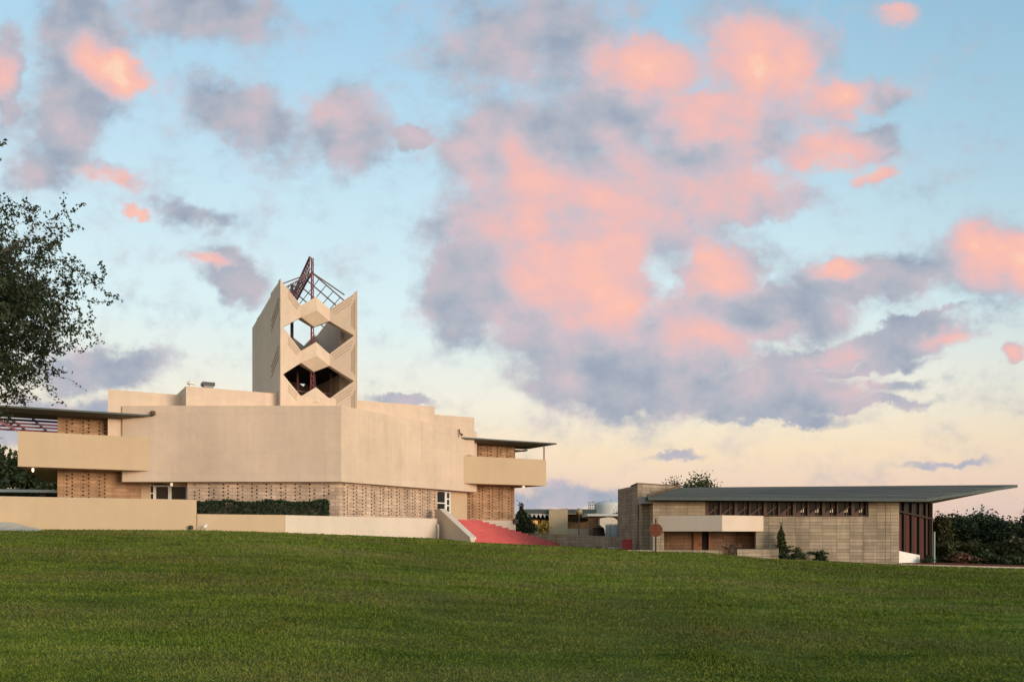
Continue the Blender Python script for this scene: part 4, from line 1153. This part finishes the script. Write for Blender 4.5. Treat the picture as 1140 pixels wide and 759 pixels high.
MB().box(X(584), X(614), 100.2, 100.5, Z(593), Z(572)).build('back_wall', 'stucco_tan', esp)
m = MB(); m.box(X(586), X(600), 99.9, 100.1, Z(583), Z(578.6)); m.build('lit_window', 'room_glow', esp)
MB().box(X(585), X(606), 97, 97.4, -2, Z(584.5)).build('low_wall', 'stucco_pale', esp)
MB().prism([(X(611), 94.6), (X(631.5), 94.2), (X(631), 97), (X(612), 97)], -2.5, [Z(567.5), Z(565.6), Z(565.6), Z(567.5)]).build('pier', 'stucco_tan', esp)
m = MB(); m.box(X(585), X(586.4), 95.4, 95.8, -2, Z(578)); m.box(X(590), X(591.5), 95.4, 95.8, -2, Z(578)); m.build('post', 'steel_red', esp)
MB().box(X(631), X(659), 98, 98.4, -2, Z(572)).build('brick_wall', 'brick_tan', esp)
MB().box(X(633), X(657), 97.6, 97.97, Z(579.5), Z(576)).build('window', 'glass', esp)
MB().box(X(631), X(659), 96, 96.4, -2, Z(588)).build('low_wall', 'stucco_pale', esp)
an = thing('annex_building', 'low brick annex with pale roof edge and rounded cream hood beside the block hall', 'building', (px(685, 90), 90, -1))
X9 = lambda q: px(q, 88); Z9 = lambda q: pz(q, 88)
MB().box(X9(654), X9(722), 88, 95, Z9(574.2), Z9(571.8)).build('roof', 'fascia_light', an)
MB().box(X9(657), X9(722), 89, 89.4, -2.5, Z9(574.2)).build('wall', 'block_red', an)
rr_ = X9(676.5)
prof = [(X9(667), Z9(577)), (X9(676), Z9(575.5)), (X9(682), Z9(576)), (X9(686), Z9(578.5)), (X9(686.5), Z9(582)), (X9(681), Z9(585)), (X9(679), Z9(594)), (X9(673), Z9(594)), (X9(672), Z9(588)), (X9(667), Z9(584))]
MB().loft([(a_, 87.2, c_) for a_, c_ in prof], [(a_, 88.9, c_) for a_, c_ in prof]).build('hood', 'stucco_pale', an)
MB().box(X9(660), X9(673), 87.8, 87.98, -2, Z9(587.2)).build('doorway', 'dark_inside', an)
sc_ = thing('screen_fence', 'blue grey panel screen left of the block hall', 'fence', (px(690, 74), 74, -1.5))
X7 = lambda q: px(q, 74)
for k in range(5):
    xa = X7(674) + k * .58; MB().box(xa, xa + .5, 74, 74.06, -1.6, pz(584, 74)).build('panel', 'panel_blue', sc_)
    MB().box(xa + .5, xa + .58, 73.95, 74.1, -1.7, pz(583, 74)).build('post', 'metal_grey', sc_)
MB().box(X7(674), X7(674) + 2.9, 73.94, 74.12, pz(583.6, 74), pz(582.6, 74)).build('rail', 'fascia_light', sc_)
# lamp post
lx, ly = px(644.5, 76), 76
lp = thing('lamp_post', 'black lamp post with a round globe between the two buildings', 'street lamp', (lx, ly, -1.8))
MB().lathe((lx, ly), [(.12, -1.9), (.12, -1.5), (.055, -1.4), (.05, 1.42), (.10, 1.46), (.10, 1.52)], 12).build('pole', 'metal_black', lp)
MB().lathe((lx, ly), [(.12, 1.52), (.27, 1.66), (.33, 1.84), (.27, 2.02), (.12, 2.14), (.02, 2.17)], 16).build('globe', 'globe', lp, smooth=True)
# water tank and scaffold mast
tk = thing('water_tank', 'white domed water tank behind the low pavilion roofs', 'tank', (px(677, 140), 140, -1.5))
r0 = 15.2 / FPX * 140
MB().lathe((px(677, 140), 140), [(r0, -1.7), (r0, pz(562, 140)), (r0 * .95, pz(560, 140)), (r0 * .75, pz(558.3, 140)), (r0 * .35, pz(557.2, 140)), (.05, pz(557, 140))], 32).build('shell', 'tank_white', tk, smooth=False)
m = MB(); q = px(677, 140)
m.tube([(q - r0 * .98, 139.4, pz(561, 140)), (q - r0 * .98, 139.4, -1.7)], [.06, .06], 6); m.tube([(q + .4, 139.5, pz(557, 140)), (q + .4, 139.5, pz(555, 140))], [.07, .05], 6)
m.build('pipe', 'metal_grey', tk)
sc2 = thing('antenna_frame', 'thin grey steel antenna frame left of the white tank', 'antenna', (px(658, 136), 136, -1.5))
m = MB()
for q_ in (655.5, 657.5, 660, 662): m.bar((px(q_, 136), 136, -1.6), (px(q_, 136), 136, pz(557 + (q_ % 2), 136)), .1)
for y_ in (559, 562, 565): m.bar((px(655, 136), 136, pz(y_, 136)), (px(662.5, 136), 136, pz(y_, 136)), .1)
m.build('frame', 'metal_grey', sc2)
# sparse tree by the tank
x = px(694, 112); z = gzf(x, 112)
tree('bare_tree', 'thin sparsely leaved tree between the white tank and the block hall', x, 112, z, pz(556, 112) - z, 1.35, 1.6, 'leaf_dark', 520, .16, 77, trunk=.12)
# yellow flowering shrubs by the pavilion
sh(607, 93, 'flowering_shrub', 'yellow flowering shrub left of the cream pavilion pier', 13, 578.5, 'leaf_olive', 500, .2, 31)
bpy.data.objects['flowering_shrub'].children[0].data.materials[0] = MATS['flower_yellow']

# round rust coloured sign on a post
gx, gy = px(730, 55.2), 55.2; g0_ = gzf(gx, gy)
sg_ = thing('round_sign', 'round rust red sign on a black post before the block hall', 'sign', (gx, gy, g0_))
MB().lathe((gx, gy), [(.06, g0_ - .2), (.05, .72), (.07, .74), (.03, .9)], 10).build('post', 'metal_black', sg_)
zc = pz(589.8, 55.2); rd = 7.4 / FPX * 55.2
m = MB(); ring = lambda y_, r_: [(gx + r_ * math.cos(k * math.pi / 12), y_, zc + r_ * math.sin(k * math.pi / 12)) for k in range(24)]
m.loft(ring(gy - .13, rd), ring(gy - .06, rd)); ds = m.build('disc', 'rust', sg_)
m = MB()
for k in range(6):
    an_ = k * math.pi / 3 + .3
    m.loft([(gx + .05 * math.cos(an_), gy - .15, zc + .05 * math.sin(an_)), (gx + rd * .8 * math.cos(an_ - .22), gy - .15, zc + rd * .8 * math.sin(an_ - .22)), (gx + rd * .8 * math.cos(an_ + .22), gy - .15, zc + rd * .8 * math.sin(an_ + .22))],
           [(gx + .05 * math.cos(an_), gy - .133, zc + .05 * math.sin(an_)), (gx + rd * .8 * math.cos(an_ - .22), gy - .133, zc + rd * .8 * math.sin(an_ - .22)), (gx + rd * .8 * math.cos(an_ + .22), gy - .133, zc + rd * .8 * math.sin(an_ + .22))])
m.build('emblem', 'wood_dark', ds)
# red box at the left end of the hall
xa, xb = px(693.5, 60), px(704, 60)
rb = thing('red_bin', 'dark red box shaped bin standing at the left end of the block hall', 'bin', ((xa + xb) / 2, 60, -1.8))
MB().box(xa, xb, 60, 60.7, -1.9, pz(601.2, 60)).build('body', 'red_paint', rb, bevel=.02)
MB().box(xa - .03, xb + .03, 59.96, 60.74, pz(601.2, 60) + .002, pz(600.2, 60)).build('lid', 'red_paint', rb, bevel=.02)
for k, (xp, wpx, mt, lb) in enumerate([(667, 7, 'rust', 'reddish flat stone slab on the lawn edge left of the red bin'), (681, 9, 'concrete_path', 'pale flat stone slab on the lawn edge beside the red bin')]):
    Y = 62; x = px(xp, Y); z = gzf(x, Y)
    o = MB().prism([(x - wpx / 30, Y), (x + wpx / 30, Y - .1), (x + wpx / 32, Y + .6), (x - wpx / 34, Y + .55)], z - .2, [z + .22, z + .18, z + .22, z + .24]).build('stone_slab', mt, None, origin=(x, Y, z), bevel=.03)
    tag(o, lb, 'stone')
